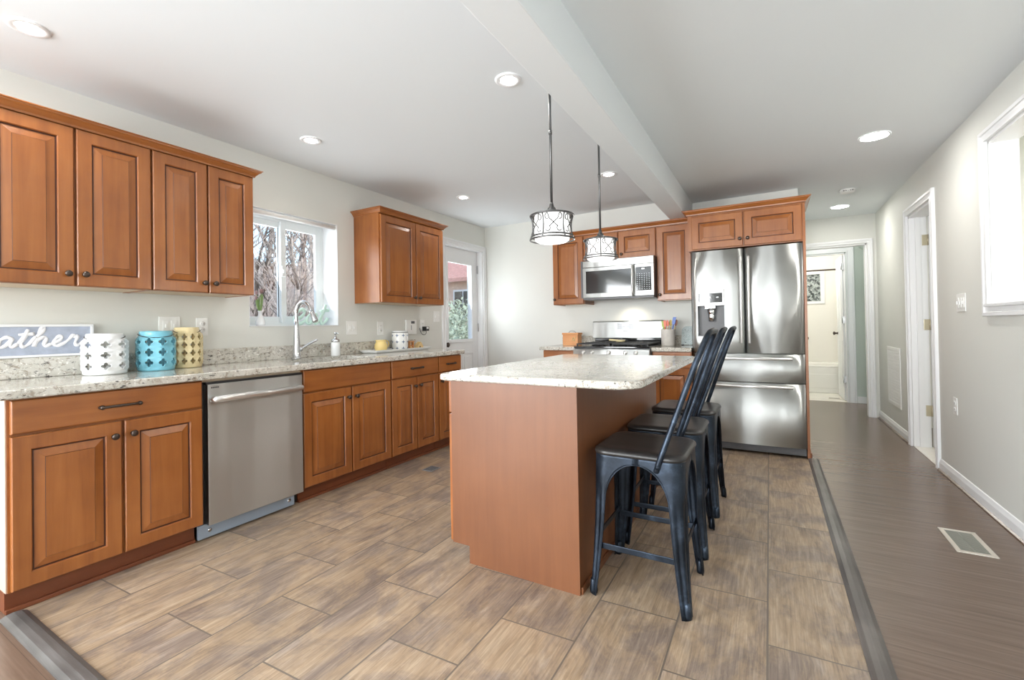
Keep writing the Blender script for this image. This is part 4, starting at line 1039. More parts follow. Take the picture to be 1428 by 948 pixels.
for k in range(5): mb.box((3.925 - 0.04 + k * 0.017, 5.2015, HR - 0.024), (3.925 - 0.03 + k * 0.017, 5.2075, HR - 0.016))
obj('vent_slots', mb, 'grille_dark', sd)

def pendant():
    t = thing('pendant_light', 'nearer of the two scrolled-metal drum pendants above the island', 'pendant light', (2.33, 1.920, 1.53), 'drum pendants over the island')
    o = (0, 0, 0)
    mb = MB(); mb.lathe([(0.055, 0.9195), (0.055, 0.905), (0.03, 0.892), (0.012, 0.888)], o, 24); obj('canopy', mb, 'rod', t, world=False)
    mb = MB(); mb.cyl((0, 0, 0.195), (0, 0, 0.90), 0.0065, n=12); mb.lathe([(0.0085, 0.555), (0.0085, 0.575)], o, 12); obj('rod', mb, 'rod', t, world=False)
    mb = MB(); mb.lathe([(0.007, 0.215), (0.010, 0.205), (0.012, 0.195), (0.020, 0.186), (0.021, 0.180), (0.026, 0.176), (0.040, 0.168), (0.072, 0.162), (0.101, 0.154), (0.104, 0.150), (0.103, 0.147), (0.098, 0.147), (0.07, 0.156), (0.03, 0.162), (0.001, 0.163)], o, 40); obj('cap', mb, 'rod', t, world=False)
    mb = MB(); mb.lathe([(0.084, 0.150), (0.086, 0.145), (0.086, 0.035), (0.084, 0.026), (0.07, 0.018), (0.04, 0.013), (0.001, 0.011)], o, 40); obj('glass_shade', mb, 'shade', t, world=False)
    cg = MB()
    def ring(r, z, q=0.0035): cg.tube([(r * math.cos(2 * PI * k / 40), r * math.sin(2 * PI * k / 40), z) for k in range(40)], q, 8, loop=True)
    def rad(z):
        u = (z - 0.035) / 0.115; return 0.0945 + 0.012 * (2 * u - 1) ** 2
    ring(rad(0.15), 0.148, 0.0045); ring(rad(0.045), 0.045, 0.0045); ring(rad(0.03), 0.030, 0.0045)
    def curve(pts, q=0.0022): cg.tube(pts, q, 6)
    for k in range(6):
        a = 2 * PI * k / 6 + 0.5
        pol = lambda da, z, dr=0.0: (math.cos(a + da) * (rad(z) + dr), math.sin(a + da) * (rad(z) + dr), z)
        curve([pol(0, z) for z in (0.03, 0.05, 0.07, 0.09, 0.11, 0.13, 0.148)], 0.0038)
        h = PI / 6
        # crossing S-scrolls in each bay
        for s in (1, -1):
            pts = []
            for i in range(9):     # curl at the lower end
                th = -2.6 + i * 0.45; q = 0.010 + 0.006 * i / 8
                pts.append(pol(h - s * (0.30 - q * math.cos(th) * 9.0), 0.068 + q * math.sin(th)))
            for i in range(7):
                u = i / 6; pts.append(pol(h + s * (-0.22 + 0.44 * u), 0.078 + 0.040 * u))
            for i in range(9):
                th = PI - 2.6 + 0.9 + (8 - i) * -0.45 + 3.6; q = 0.016 - 0.006 * i / 8
                pts.append(pol(h + s * (0.30 - q * math.cos(th) * 9.0 * -1 * -1), 0.125 + q * math.sin(th)))
            curve(smooth_path(pts, 2), 0.0026)
    obj('scroll_cage', cg, 'rod', t, world=False)
    return t
p = pendant()
q = copy_tree(p); q.location = (2.325, 2.688, 1.53); q.rotation_euler = (0, 0, 0.35); q['label'] = 'farther of the two drum pendants, nearer to the microwave'
for y in (1.918, 2.686): light('pendant_lamp', 'POINT', (2.327, y, 1.50), 3.0, (1, 0.97, 0.92), size=0.06)

# ------------------------------------------------------------------ plates on the walls
def plate(name, label, cat, face, sgn, u, z, w=0.072, h=0.116, kind='outlet', gangs=1, group='white wall plates'):
    t = thing(name, label, cat, (face, u, z), group)
    mb = MB(); mb.box((face + sgn * 0.0005, u - w / 2, z - h / 2), (face + sgn * 0.006, u + w / 2, z + h / 2), 0.002); pl = obj('cover_plate', mb, 'white', t)
    for g in range(gangs):
        uc = u + (g - (gangs - 1) / 2) * 0.046
        if kind[g] == 'o' if isinstance(kind, list) else kind == 'outlet':
            for dz in (-0.02, 0.02):
                mb = MB(); mb.lathe([(0.017, 0), (0.0165, 0.0025), (0.001, 0.0027)], (face + sgn * 0.006, uc, z + dz), 18, (sgn, 0, 0)); oo = obj('receptacle', mb, 'white', t)
                mb = MB()
                for du in (-0.006, 0.006): mb.box((face + sgn * 0.0085, uc + du - 0.001, z + dz - 0.002), (face + sgn * 0.0092, uc + du + 0.001, z + dz + 0.006))
                obj('slots', mb, 'dark_gray', oo)
        else:
            mb = MB(); mb.box((face + sgn * 0.006, uc - 0.016, z - 0.033), (face + sgn * 0.009, uc + 0.016, z + 0.033), 0.001); rk = obj('rocker_frame', mb, 'white', t)
            mb = MB(); mb.box((face + sgn * 0.009, uc - 0.005, z - 0.011), (face + sgn * 0.016, uc + 0.005, z + 0.011), 0.002); obj('toggle', mb, 'white', rk)
    return t
plate('light_switch', 'wide white switch plate on the wall behind the blue and cream lanterns', 'light switch', 0.0, 1, 1.256, 1.173, 0.118, 0.116, 'switch', 2)
plate('wall_outlet', 'white outlet right of the cream lantern, below the wall cabinet', 'outlet', 0.0, 1, 1.445, 1.165)
plate('light_switch', 'white double plate on the wall just right of the sink window', 'light switch', 0.0, 1, 2.695, 1.147, 0.116, 0.122, 'switch', 2)
plate('wall_outlet', 'white outlet on the wall above the yellow pitcher', 'outlet', 0.0, 1, 3.044, 1.138, 0.076, 0.13)
ot = plate('wall_outlet', 'white outlet with the black charger plugged in, near the back door', 'outlet', 0.0, 1, 3.66, 1.165)
plate('light_switch', 'white switch plate beside the back door casing', 'light switch', 0.0, 1, 3.908, 1.262, 0.105, 0.122, 'switch', 2)
t = thing('door_keypad', 'white wall panel with a small dark screen between the outlets near the canister', 'wall panel', (0.0, 3.468, 1.145))
mb = MB(); mb.box((0.0005, 3.39, 1.07), (0.022, 3.55, 1.222), 0.006); kb = obj('housing', mb, 'white', t)
mb = MB(); mb.box((0.0215, 3.462, 1.182), (0.0235, 3.515, 1.208), 0.0005); obj('screen', mb, 'dark_gray', kb)
mb = MB(); mb.box((0.0215, 3.458, 1.115), (0.024, 3.468, 1.165), 0.001); obj('slider', mb, 'gray', kb)
mb = MB(); mb.box((0.0215, 3.485, 1.09), (0.0235, 3.532, 1.165), 0.002); obj('flap', mb, 'white', kb)
t = thing('phone_charger', 'small black plug-in charger with a looped cord in the outlet near the back door', 'charger', (0.012, 3.675, 1.125))
mb = MB(); mb.box((0.0095, 3.650, 1.103), (0.062, 3.705, 1.150), 0.004); cb = obj('charger_body', mb, 'black', t)
mb = MB(); mb.box((0.0625, 3.660, 1.125), (0.0632, 3.693, 1.146), 0.0002); obj('rating_label', mb, 'white', cb)
mb = MB(); mb.tube(smooth_path([(0.04, 3.68, 1.104), (0.045, 3.67, 1.075), (0.04, 3.645, 1.06), (0.03, 3.62, 1.072), (0.018, 3.61, 1.105), (0.008, 3.612, 1.135)], 6), 0.0028, 8); obj('cord', mb, 'black', t)
# right wall
plate('light_switch', 'white thermostat-sized switch plate on the right wall below the light, left of the pass-through', 'light switch', XR, -1, 3.945, 1.24, 0.155, 0.118, 'switch', 3)
plate('wall_outlet', 'white outlet low on the right wall past the doorway', 'outlet', XR, -1, 4.105, 0.535)
t = thing('return_air_grille', 'tall white air grille low on the right wall beyond the doorway', 'air vent', (XR, 5.87, 0.56))
ya, yb, za, zb = 5.60, 6.14, 0.262, 0.855
mb = MB(); frame_rect(mb, XR - 0.010, XR - .0005, ya, yb, za, zb, 0.03); obj('frame', mb, 'white', t)
mb = MB(); mb.box((XR - 0.003, ya + .03, za + .03), (XR - .0006, yb - .03, zb - .03)); obj('backing', mb, 'grille_dark', t)
mb = MB()
for k in range(34):
    y = ya + 0.036 + k * (yb - ya - 0.072) / 33; mb.box((XR - 0.008, y - 0.0045, za + .03), (XR - 0.003, y + 0.0045, zb - .03))
for k in range(18):
    z = za + 0.05 + k * (zb - za - 0.10) / 17; mb.box((XR - 0.0085, ya + .03, z - .005), (XR - 0.0075, yb - .03, z + .005))
obj('louvers', mb, 'white', t)
# floor registers
t = thing('floor_register', 'pale metal floor register set in the dark hall floor', 'floor vent', (4.095, 3.02, 0), 'floor registers')
mb = MB()
mb.box((4.022, 2.868, 0.0), (4.042, 3.168, 0.005), 0.001); mb.box((4.15, 2.868, 0.0), (4.17, 3.168, 0.005), 0.001); mb.box((4.042, 2.868, 0.0), (4.15, 2.89, 0.005), 0.001); mb.box((4.042, 3.146, 0.0), (4.15, 3.168, 0.005), 0.001); obj('frame', mb, 'register', t)
mb = MB()
for k in range(17): mb.box((4.042, 2.896 + k * 0.0152, 0.0005), (4.15, 2.9005 + k * 0.0152, 0.004))
mb.box((4.094, 2.89, 0.0006), (4.098, 3.146, 0.0042)); obj('louvers', mb, 'slat', t)
mb = MB(); mb.box((4.042, 2.89, 0.0001), (4.15, 3.146, 0.0007)); obj('backing', mb, 'grille_dark', t)
t = thing('floor_register', 'small grey floor register in the tile before the far base cabinets', 'floor vent', (0.885, 2.71, 0), 'floor registers')
mb = MB(); mb.box((0.835, 2.65, 0.0), (0.935, 2.77, 0.004), 0.001); obj('frame', mb, 'gray', t)
mb = MB()
for k in range(8): mb.box((0.845, 2.662 + k * 0.013, 0.004), (0.925, 2.668 + k * 0.013, 0.0055))
obj('louvers', mb, 'dark_gray', t)

# ------------------------------------------------------------------ things on the sink counter
CT = CZ1 + 0.0008
t = thing('lettered_sign', 'white-framed grey sign with white script lettering standing on the backsplash', 'sign', (0.015, 0.64, 1.017))
mb = MB()
for a, b in (((0.004, 0.40, 1.0175), (0.03, 0.877, 1.029)), ((0.004, 0.40, 1.172), (0.03, 0.877, 1.184)), ((0.004, 0.40, 1.029), (0.03, 0.412, 1.172)), ((0.004, 0.865, 1.029), (0.03, 0.877, 1.172))): mb.box(a, b, 0.002)
obj('frame', mb, 'trim', t)
mb = MB(); mb.box((0.008, 0.412, 1.029), (0.018, 0.865, 1.172)); bd = obj('board', mb, 'board', t)
def script(mb, strokes, y0, z0, s, x, r, flat=0.5):
    for st_ in strokes:
        pts = smooth_path([(x, y0 + (p[0] + 0.22 * p[1]) * s, z0 + p[1] * s) for p in st_], 5); n = len(pts)
        mb.tube(pts, [r * (0.75 + 0.5 * abs(math.sin(i * 0.33))) for i in range(n)], 8, up=(1, 0, 0), flat=flat)
GATHER = [
    [(0.95, 0.85), (0.6, 1.0), (0.25, 0.75), (0.15, 0.3), (0.4, 0.02), (0.75, 0.25), (0.95, 0.9), (0.92, 0.2), (0.8, -0.6), (0.45, -0.75), (0.3, -0.45), (0.8, -0.1), (1.25, 0.15)],
    [(2.1, 0.8), (1.7, 1.0), (1.3, 0.7), (1.25, 0.25), (1.5, 0.0), (1.85, 0.25), (2.1, 0.9), (2.05, 0.3), (2.25, 0.0), (2.6, 0.3)],
    [(2.6, 0.3), (2.95, 1.1), (3.05, 1.75), (2.95, 1.0), (2.85, 0.3), (3.05, 0.0), (3.4, 0.25), (3.8, 1.0)], [(2.45, 1.22), (3.6, 1.3)],
    [(3.7, 0.8), (4.15, 1.5), (4.2, 1.9), (4.0, 1.85), (3.9, 1.0), (3.85, 0.0), (4.0, 0.6), (4.35, 0.95), (4.6, 0.75), (4.55, 0.2), (4.75, 0.0), (5.1, 0.25)],
    [(5.1, 0.25), (5.6, 0.5), (5.8, 0.85), (5.55, 1.0), (5.3, 0.65), (5.3, 0.2), (5.6, 0.0), (6.0, 0.2), (6.4, 0.6)],
    [(6.4, 0.6), (6.65, 1.1), (6.75, 0.9), (7.05, 0.95), (7.0, 0.3), (7.2, 0.0), (7.5, 0.2), (7.7, 0.35)]]
mb = MB(); script(mb, GATHER, 0.452, 1.072, 0.0495, 0.0195, 0.0075); obj('lettering', mb, 'chalk', bd)

def lantern(label, x, y, R, H, m, rows, cols, neck, tilt=0.0, sq=1.0, hole=0.31):
    t = thing('ceramic_lantern', label, 'lantern', (x, y, CT), 'cut-out ceramic lanterns on the counter')
    mb = MB(); mb.smooth = True
    zb, zt = 0.018, H * 0.86
    def P(u, v, d=0.0):       # u around 0..cols, v up 0..rows
        a = 2 * PI * u / cols + tilt; z = zb + (zt - zb) * v / rows
        k = v / rows
        r = R * (1 - 0.05 * max(0, (0.12 - k) / 0.12) ** 2 - 0.10 * max(0, (k - 0.88) / 0.12) ** 2) + d
        return Vector((r * math.cos(a), r * math.sin(a), z))
    N = 24
    for i in range(cols):
        for j in range(rows):
            ex = []
            for k in range(N):
                a = 2 * PI * k / N; c, s_ = math.cos(a), math.sin(a); mx = max(abs(c), abs(s_)); ex.append((i + .5 + .5 * c / mx, j + .5 + .5 * s_ / mx))
            loops = [ex]; ds = [0.0]
            for sc, d in ((1.26, 0.0003), (1.13, 0.0018), (1.0, 0.0004), (1.0, -0.006)):
                lp = []
                for k in range(N):
                    a = 2 * PI * k / N; q = hole * sc * (0.52 + 0.48 * abs(math.cos(2 * a)) ** 0.8)
                    lp.append((i + .5 + q * math.cos(a), j + .5 + q * 1.22 * math.sin(a)))
                loops.append(lp); ds.append(d)
            Vs = [[mb.bm.verts.new(P(u, v, d)) for u, v in lp] for lp, d in zip(loops, ds)]
            for A, B in zip(Vs, Vs[1:]):
                for k in range(N): mb.face([A[k], A[(k + 1) % N], B[(k + 1) % N], B[k]])
            In = [mb.bm.verts.new(P(u, v, -0.006)) for u, v in ex]
            for k in range(N): mb.face([Vs[-1][k], Vs[-1][(k + 1) % N], In[(k + 1) % N], In[k]])
    r0 = R * 0.95
    mb.lathe([(R * 0.2, 0.004), (r0 * 0.96, 0.0), (r0, 0.006), (P(0, 0).xy.length, zb)], n=48, cap=False)
    mb.lathe([(0.001, 0.008), (r0 - 0.008, 0.008), (r0 - 0.007, zb)], n=48, cap=False)
    rt = P(0, rows).xy.length
    mb.lathe([(rt, zt), (rt - 0.006, zt + (H - zt) * 0.35), (neck, zt + (H - zt) * 0.5), (neck - .001, H - 0.003), (neck - 0.003, H), (neck - 0.007, H - 0.003), (neck - 0.008, zt + 0.01), (rt - 0.012, zt - 0.002)], n=48, cap=False)
    obj('body', mb, m, t, world=False)
    mb = MB(); zh = H * 0.93
    ax = Vector((math.cos(-0.9), math.sin(-0.9), 0)); bx_ = Vector((-ax.y, ax.x, 0))
    # bail handle hanging down round the front of the neck
    fx = Vector((0.93, -0.36, 0)); sd_ = Vector((-fx.y, fx.x, 0))
    pts = [sd_ * (neck + 0.004) * math.cos(PI * k / 16) + fx * (neck + 0.008) * math.sin(PI * k / 16) + Vector((0, 0, zh - 0.022 * math.sin(PI * k / 16))) for k in range(17)]
    mb.tube(pts, 0.0022, 8); obj('bail_handle', mb, 'wire', t, world=False)
    return t
lantern('white ceramic lantern with quatrefoil cut-outs, beside the lettered sign', 0.150, 0.885, 0.098, 0.218, 'ceramic_white', 3, 8, 0.080, 0.1, hole=0.27)
lantern('turquoise blue ceramic lantern with cut-outs, middle of the three', 0.155, 1.120, 0.094, 0.228, 'ceramic_blue', 3, 9, 0.080, 0.3)
lantern('cream ceramic lantern with small diamond cut-outs, partly behind the turquoise one', 0.112, 1.302, 0.083, 0.248, 'ceramic_cream', 4, 12, 0.066, 0.2, hole=0.33)

t = thing('kitchen_faucet', 'brushed nickel gooseneck faucet in front of the sink window', 'faucet', (0.115, 2.062, CT))
fx, fy_ = 0.115, 2.062
mb = MB(); mb.lathe([(0.033, 0), (0.033, 0.006), (0.029, 0.010), (0.027, 0.05), (0.024, 0.12), (0.0195, 0.20), (0.0165, 0.25), (0.0155, 0.30)], (fx, fy_, CT), 24); fb = obj('body', mb, 'nickel', t)
mb = MB()
pts = smooth_path([(fx, fy_, 1.20), (fx, fy_, 1.245), (fx + .006, fy_, 1.285), (fx + .028, fy_ + .004, 1.325), (fx + .065, fy_ + .010, 1.345), (fx + .105, fy_ + .016, 1.333), (fx + .135, fy_ + .021, 1.300), (fx + .152, fy_ + .024, 1.268)], 6)
mb.tube(pts, 0.0145, 16); obj('gooseneck', mb, 'nickel', t)
mb = MB(); d_ = Vector((0.42, 0.06, -0.9)).normalized(); p0 = Vector((fx + .148, fy_ + .0235, 1.278))
mb.lathe([(0.0155, 0), (0.0175, 0.015), (0.020, 0.05), (0.0215, 0.085), (0.020, 0.092), (0.001, 0.093)], p0, 20, d_); obj('spray_head', mb, 'nickel', t)
mb = MB(); mb.lathe([(0.019, 0), (0.017, 0.018), (0.013, 0.026)], (fx, fy_ + 0.020, 0.985), 18, (0.2, 1, 0.05)); mb.tube(smooth_path([(fx + .004, fy_ + 0.043, 0.992), (fx + .02, fy_ + 0.075, 1.015), (fx + .04, fy_ + 0.115, 1.040), (fx + .058, fy_ + 0.145, 1.056)], 5), [0.009, 0.010, 0.011, 0.012, 0.013, 0.0135, 0.014, 0.0145, 0.0145, 0.014, 0.014, 0.0135, 0.013, 0.012, 0.011, 0.008], 12, flat=0.7); obj('lever_handle', mb, 'nickel', t)

t = thing('soap_dispenser', 'white soap dispenser with a metal pump, right of the faucet', 'soap dispenser', (0.13, 2.412, CT))
mb = MB(); mb.lathe([(0.034, 0), (0.037, 0.005), (0.0375, 0.10), (0.034, 0.112), (0.030, 0.116)], (0.13, 2.412, CT), 28); sb_ = obj('bottle', mb, 'ceramic_white', t)
mb = MB(); mb.lathe([(0.033, 0.1165), (0.034, 0.120), (0.034, 0.132), (0.028, 0.138), (0.012, 0.142), (0.010, 0.160), (0.006, 0.162), (0.006, 0.178), (0.012, 0.181), (0.012, 0.195), (0.004, 0.198)], (0.13, 2.412, CT), 24); mb.tube([(0.13, 2.412, CT + 0.189), (0.16, 2.408, CT + 0.189), (0.172, 2.406, CT + 0.182)], 0.005, 8); obj('pump', mb, 'nickel', t)

t = thing('serving_tray', 'white rectangular tray on the counter holding the pitcher and canister', 'tray', (0.15, 3.11, CT))
mb = MB()
def tr(d, z): return [(x, y, CT + z) for x, y in rrect(0.045 - d, 0.235 + d, 2.76 - d, 3.50 + d, 0.012, 3)]
mb.loft([tr(-0.012, 0), tr(0.0, 0.008), tr(0.012, 0.024), tr(0.016, 0.024), tr(0.016, 0.027), tr(0.008, 0.027), tr(-0.006, 0.010), tr(-0.016, 0.0075)]); obj('tray_body', mb, 'ceramic_white', t)
TZ = CT + 0.0085
t = thing('pitcher', 'small yellow ceramic pitcher on the white tray', 'pitcher', (0.14, 2.915, TZ))
mb = MB(); mb.lathe([(0.040, 0), (0.052, 0.012), (0.060, 0.038), (0.057, 0.066), (0.046, 0.088), (0.044, 0.098), (0.049, 0.108), (0.046, 0.108), (0.041, 0.098), (0.043, 0.086), (0.052, 0.065), (0.054, 0.04), (0.045, 0.014), (0.001, 0.008)], (0.14, 2.915, TZ), 32)
for v in mb.bm.verts:
    d = v.co - Vector((0.14, 2.915, 0)); 
    if d.z - TZ > 0.085 and d.y < -0.03: v.co.y -= 0.020 * min(1, (d.z - TZ - 0.085) / 0.02) * (1 - min(1, abs(d.x) / 0.04))
pb = obj('jug', mb, 'pitcher', t)
mb = MB(); mb.tube(smooth_path([(0.14, 2.960, TZ + 0.094), (0.14, 2.990, TZ + 0.098), (0.14, 3.012, TZ + 0.075), (0.14, 3.002, TZ + 0.045), (0.14, 2.972, TZ + 0.028)], 6), 0.0075, 10, flat=0.7); obj('handle', mb, 'pitcher', t)
# canister with its blue-grey pattern
m_, nt_, b_ = mat('patterned_canister'); b_.inputs['Roughness'].default_value = 0.25
tc = node(nt_, 'ShaderNodeTexCoord').outputs['Object']; sx = node(nt_, 'ShaderNodeSeparateXYZ'); nt_.links.new(tc, sx.inputs[0])
ang = math_n(nt_, 'ARCTAN2', sx.outputs[1], sx.outputs[0])
pu = math_n(nt_, 'SUBTRACT', math_n(nt_, 'FRACT', math_n(nt_, 'MULTIPLY', ang, 8 / (2 * PI))), 0.5)
pv = math_n(nt_, 'SUBTRACT', math_n(nt_, 'FRACT', math_n(nt_, 'DIVIDE', math_n(nt_, 'ADD', sx.outputs[2], 0.012), 0.062)), 0.5)
au = math_n(nt_, 'ABSOLUTE', pu); av = math_n(nt_, 'ABSOLUTE', pv)
prod = math_n(nt_, 'MULTIPLY', math_n(nt_, 'ADD', au, 0.03), math_n(nt_, 'ADD', av, 0.03))
star = math_n(nt_, 'MULTIPLY', math_n(nt_, 'LESS_THAN', prod, 0.014), math_n(nt_, 'LESS_THAN', math_n(nt_, 'MAXIMUM', au, av), 0.33))
col = mix(nt_, star, (0.80, 0.80, 0.78), (0.13, 0.17, 0.26)); nt_.links.new(col, b_.inputs['Base Color'])
M['canister'] = m_
t = thing('canister', 'white canister with blue-grey flower pattern on the tray', 'canister', (0.115, 3.193, TZ))
mb = MB(); mb.lathe([(0.074, 0), (0.077, 0.004), (0.078, 0.165), (0.074, 0.171)], (0, 0, 0), 40); obj('jar', mb, 'canister', t, world=False)
mb = MB(); mb.lathe([(0.073, 0.1715), (0.075, 0.176), (0.074, 0.186), (0.068, 0.189), (0.001, 0.190)], (0, 0, 0), 40); ld_ = obj('lid', mb, 'ceramic_white', t, world=False)
mb = MB(); mb.tube([(0.0765 * math.cos(2 * PI * k / 32), 0.0765 * math.sin(2 * PI * k / 32), 0.1735) for k in range(32)], 0.0022, 6, loop=True); obj('clasp_wire', mb, 'wire', t, world=False)
t = thing('wooden_mini_sign', 'small brown wooden block figure on the tray, right of the canister', 'ornament', (0.14, 3.325, TZ))
mb = MB()
for a, b in (((0.125, 3.295, TZ), (0.15, 3.306, TZ + 0.07)), ((0.125, 3.345, TZ), (0.15, 3.356, TZ + 0.07)), ((0.122, 3.290, TZ + 0.0702), (0.153, 3.361, TZ + 0.083)), ((0.126, 3.3065, TZ + 0.032), (0.149, 3.3445, TZ + 0.042))): mb.box(a, b, 0.002)
obj('frame', mb, 'box_wood', t)
mb = MB(); mb.sphere((0.138, 3.3255, TZ + 0.0165), 0.0155); obj('ball', mb, 'cheese', t)
t = thing('wooden_wedge', 'pale yellow wooden wedge shape at the right end of the tray', 'ornament', (0.14, 3.43, TZ))
mb = MB(); mb.prism([(0, 0), (0.085, 0), (0.085, 0.03), (0.05, 0.072), (0, 0.036)], (0.12, 3.395, TZ), (0, 1, 0), (0, 0, 1), (0.045, 0, 0)); wd = obj('wedge', mb, 'cheese', t)
mb = MB(); mb.lathe([(0.009, 0), (0.009, 0.0006)], (0.165, 3.432, TZ + 0.02), 14, (1, 0, 0)); obj('hole', mb, 'glaze', wd)

# on the window sill
SZ = 1.1725
t = thing('bud_vase', 'white bud vase with green stems at the left of the window sill', 'vase', (-0.075, 1.893, SZ))
mb = MB(); mb.lathe([(0.028, 0), (0.033, 0.01), (0.034, 0.03), (0.024, 0.06), (0.0145, 0.08), (0.0145, 0.10), (0.019, 0.112), (0.015, 0.112), (0.011, 0.10), (0.011, 0.08), (0.02, 0.058), (0.028, 0.03), (0.001, 0.006)], (-0.075, 1.893, SZ), 24); obj('vase_body', mb, 'ceramic_white', t)
rs = random.Random(5)
for k in range(7):
    mb = MB(); a = rs.uniform(0, 6.28); e = rs.uniform(0.012, 0.03); b = Vector((-0.075 + 0.005 * math.cos(a), 1.893 + 0.005 * math.sin(a), SZ + 0.10)); top = Vector((-0.075 + e * math.cos(a), 1.893 + e * math.sin(a), SZ + rs.uniform(0.19, 0.25)))
    mid = (b + top) / 2 + Vector((0.004 * math.cos(a + 1), 0.004 * math.sin(a + 1), 0)); mb.tube(smooth_path([b, mid, top], 4), [0.002, 0.004, 0.006, 0.0075, 0.0075, 0.0075, 0.006, 0.004, 0.001], 6, flat=0.35); sm = obj('leaf_blade', mb, 'leaf', t)
    if k < 4:
        mb = MB(); mb.sphere(top + Vector((0, 0, 0.012)), 0.011, (1, 1, 1.6), 10, 8); obj('bloom', mb, 'bloom', sm)
EAT = [[(0.1, 0.45), (0.75, 0.62), (1.05, 1.1), (0.75, 1.4), (0.3, 1.05), (0.15, 0.45), (0.45, 0.02), (1.0, 0.1), (1.5, 0.55)],
       [(2.35, 0.85), (1.95, 1.05), (1.55, 0.75), (1.45, 0.25), (1.75, 0.0), (2.1, 0.3), (2.4, 0.95), (2.3, 0.3), (2.5, 0.02), (2.85, 0.35)],
       [(2.85, 0.35), (3.2, 1.3), (3.32, 1.9), (3.18, 1.2), (3.05, 0.4), (3.25, 0.02), (3.6, 0.2), (3.8, 0.55)], [(2.8, 1.25), (3.75, 1.38)]]
mb = MB(); script(mb, EAT, 2.165, SZ + 0.0125, 0.086, -0.08, 0.0125, 0.85)
o = obj('word_sign', mb, 'mint'); tag(o, 'mint script letters spelling eat, standing on the window sill behind the faucet', 'sign')

# ------------------------------------------------------------------ things on the back counters
BZ = 0.9115
t = thing('recipe_box', 'small orange-brown wooden box with a wire handle, left of the range', 'box', (1.29, 4.72, BZ))
mb = MB(); mb.box((1.215, 4.665, BZ), (1.395, 4.79, BZ + 0.118), 0.003); obj('box_body', mb, 'box_wood', t)
mb = MB(); mb.box((1.208, 4.658, BZ + 0.1185), (1.402, 4.797, BZ + 0.14), 0.003); lid = obj('lid', mb, 'box_wood', t)
mb = MB(); mb.tube([(1.305 + 0.04 * math.cos(PI * k / 10), 4.728, BZ + 0.14 + 0.022 * math.sin(PI * k / 10)) for k in range(11)], 0.002, 6); obj('wire_handle', mb, 'wire', lid)
mb = MB()
for (x, z, a) in ((1.33, 0.062, 0.9), (1.345, 0.05, 0.2), (1.352, 0.068, 2.0), (1.368, 0.078, 1.2)):
    mb.tube([(x, 4.6645, BZ + z), (x + 0.012 * math.cos(a), 4.664, BZ + z + 0.012 * math.sin(a)), (x + 0.024 * math.cos(a + .2), 4.6645, BZ + z + 0.024 * math.sin(a + .2))], [0.001, 0.004, 0.0008], 6, flat=0.3, up=(0, 1, 0))
mb.tube(smooth_path([(1.315, 4.6646, BZ + 0.05), (1.34, 4.6646, BZ + 0.055), (1.37, 4.6646, BZ + 0.075)], 4), 0.0012, 5); obj('sprig_print', mb, 'leaf', t)
t = thing('utensil_crock', 'off-white stoneware crock full of colourful utensils, right of the range', 'crock', (2.362, 4.68, BZ))
mb = MB(); mb.lathe([(0.062, 0), (0.066, 0.005), (0.067, 0.155), (0.069, 0.160), (0.069, 0.168), (0.064, 0.169), (0.060, 0.160), (0.060, 0.01), (0.001, 0.008)], (2.362, 4.68, BZ), 36); obj('crock_body', mb, 'crock', t)
def utensil(kind, label, m, dx, dy, ex, ey, top, w=0.028):
    t = thing(kind, label, 'utensil', (2.362 + dx, 4.68 + dy, BZ + 0.02), 'utensils in the crock')
    b = Vector((2.362 + dx, 4.68 + dy, BZ + 0.02)); e = Vector((2.362 + ex, 4.68 + ey, BZ + top)); d = (e - b).normalized()
    s = b + (e - b) * 0.72
    mb = MB(); mb.tube([b, s], 0.006, 8); obj('handle', mb, 'cheese' if kind != 'spatula' else m, t)
    sd_ = d.cross(Vector((0, 1, 0))).normalized(); up = d
    mb = MB(); L = (e - s).length
    if kind == 'spatula': poly = [(-w * .35, 0), (w * .35, 0), (w * .5, L * .3), (w * .5, L * .95), (-w * .5, L), (-w * .5, L * .3)]
    else: poly = [(w * .5 * math.cos(2 * PI * k / 14), L * .55 + L * .5 * math.sin(2 * PI * k / 14)) for k in range(14)]
    nrm = d.cross(sd_).normalized(); mb.prism(poly, s - nrm * 0.004, sd_, up, nrm * 0.008); obj('head', mb, m, t)
utensil('spatula', 'green spatula standing leftmost in the utensil crock', 'green', -0.030, 0.01, -0.048, 0.0, 0.255, 0.030)
utensil('spatula', 'coral spatula standing beside the green one in the crock', 'orange', -0.012, -0.02, -0.026, -0.025, 0.260, 0.024)
utensil('spoon', 'coral-headed spoon in the middle of the utensil crock', 'orange', 0.0, 0.005, 0.000, -0.012, 0.258, 0.026)
utensil('spoon', 'mustard-headed spoon in the crock behind the coral ones', 'yellow', 0.012, 0.03, 0.022, 0.032, 0.262, 0.028)
utensil('spatula', 'tall blue spatula leaning right out of the crock', 'blue', 0.02, -0.005, 0.068, 0.0, 0.292, 0.030)
utensil('spoon', 'red-headed spoon leaning right behind the blue spatula', 'art_red', 0.03, 0.022, 0.082, 0.03, 0.262, 0.026)
t = thing('glass_cutting_board', 'pale speckled glass cutting board leaning on the wall beside the fridge', 'cutting board', (2.56, 4.9, BZ))
mb = MB(); A = Vector((2.46, 4.862, BZ + 0.002)); up = Vector((0.0, 0.30, 0.955)).normalized(); mb.prism(rrect(0, 0.16, 0, 0.20, [0.03, 0.05, 0.01, 0.01], 6), A, (1, 0, 0), up, Vector((0, -0.955, 0.30)) * 0.006)
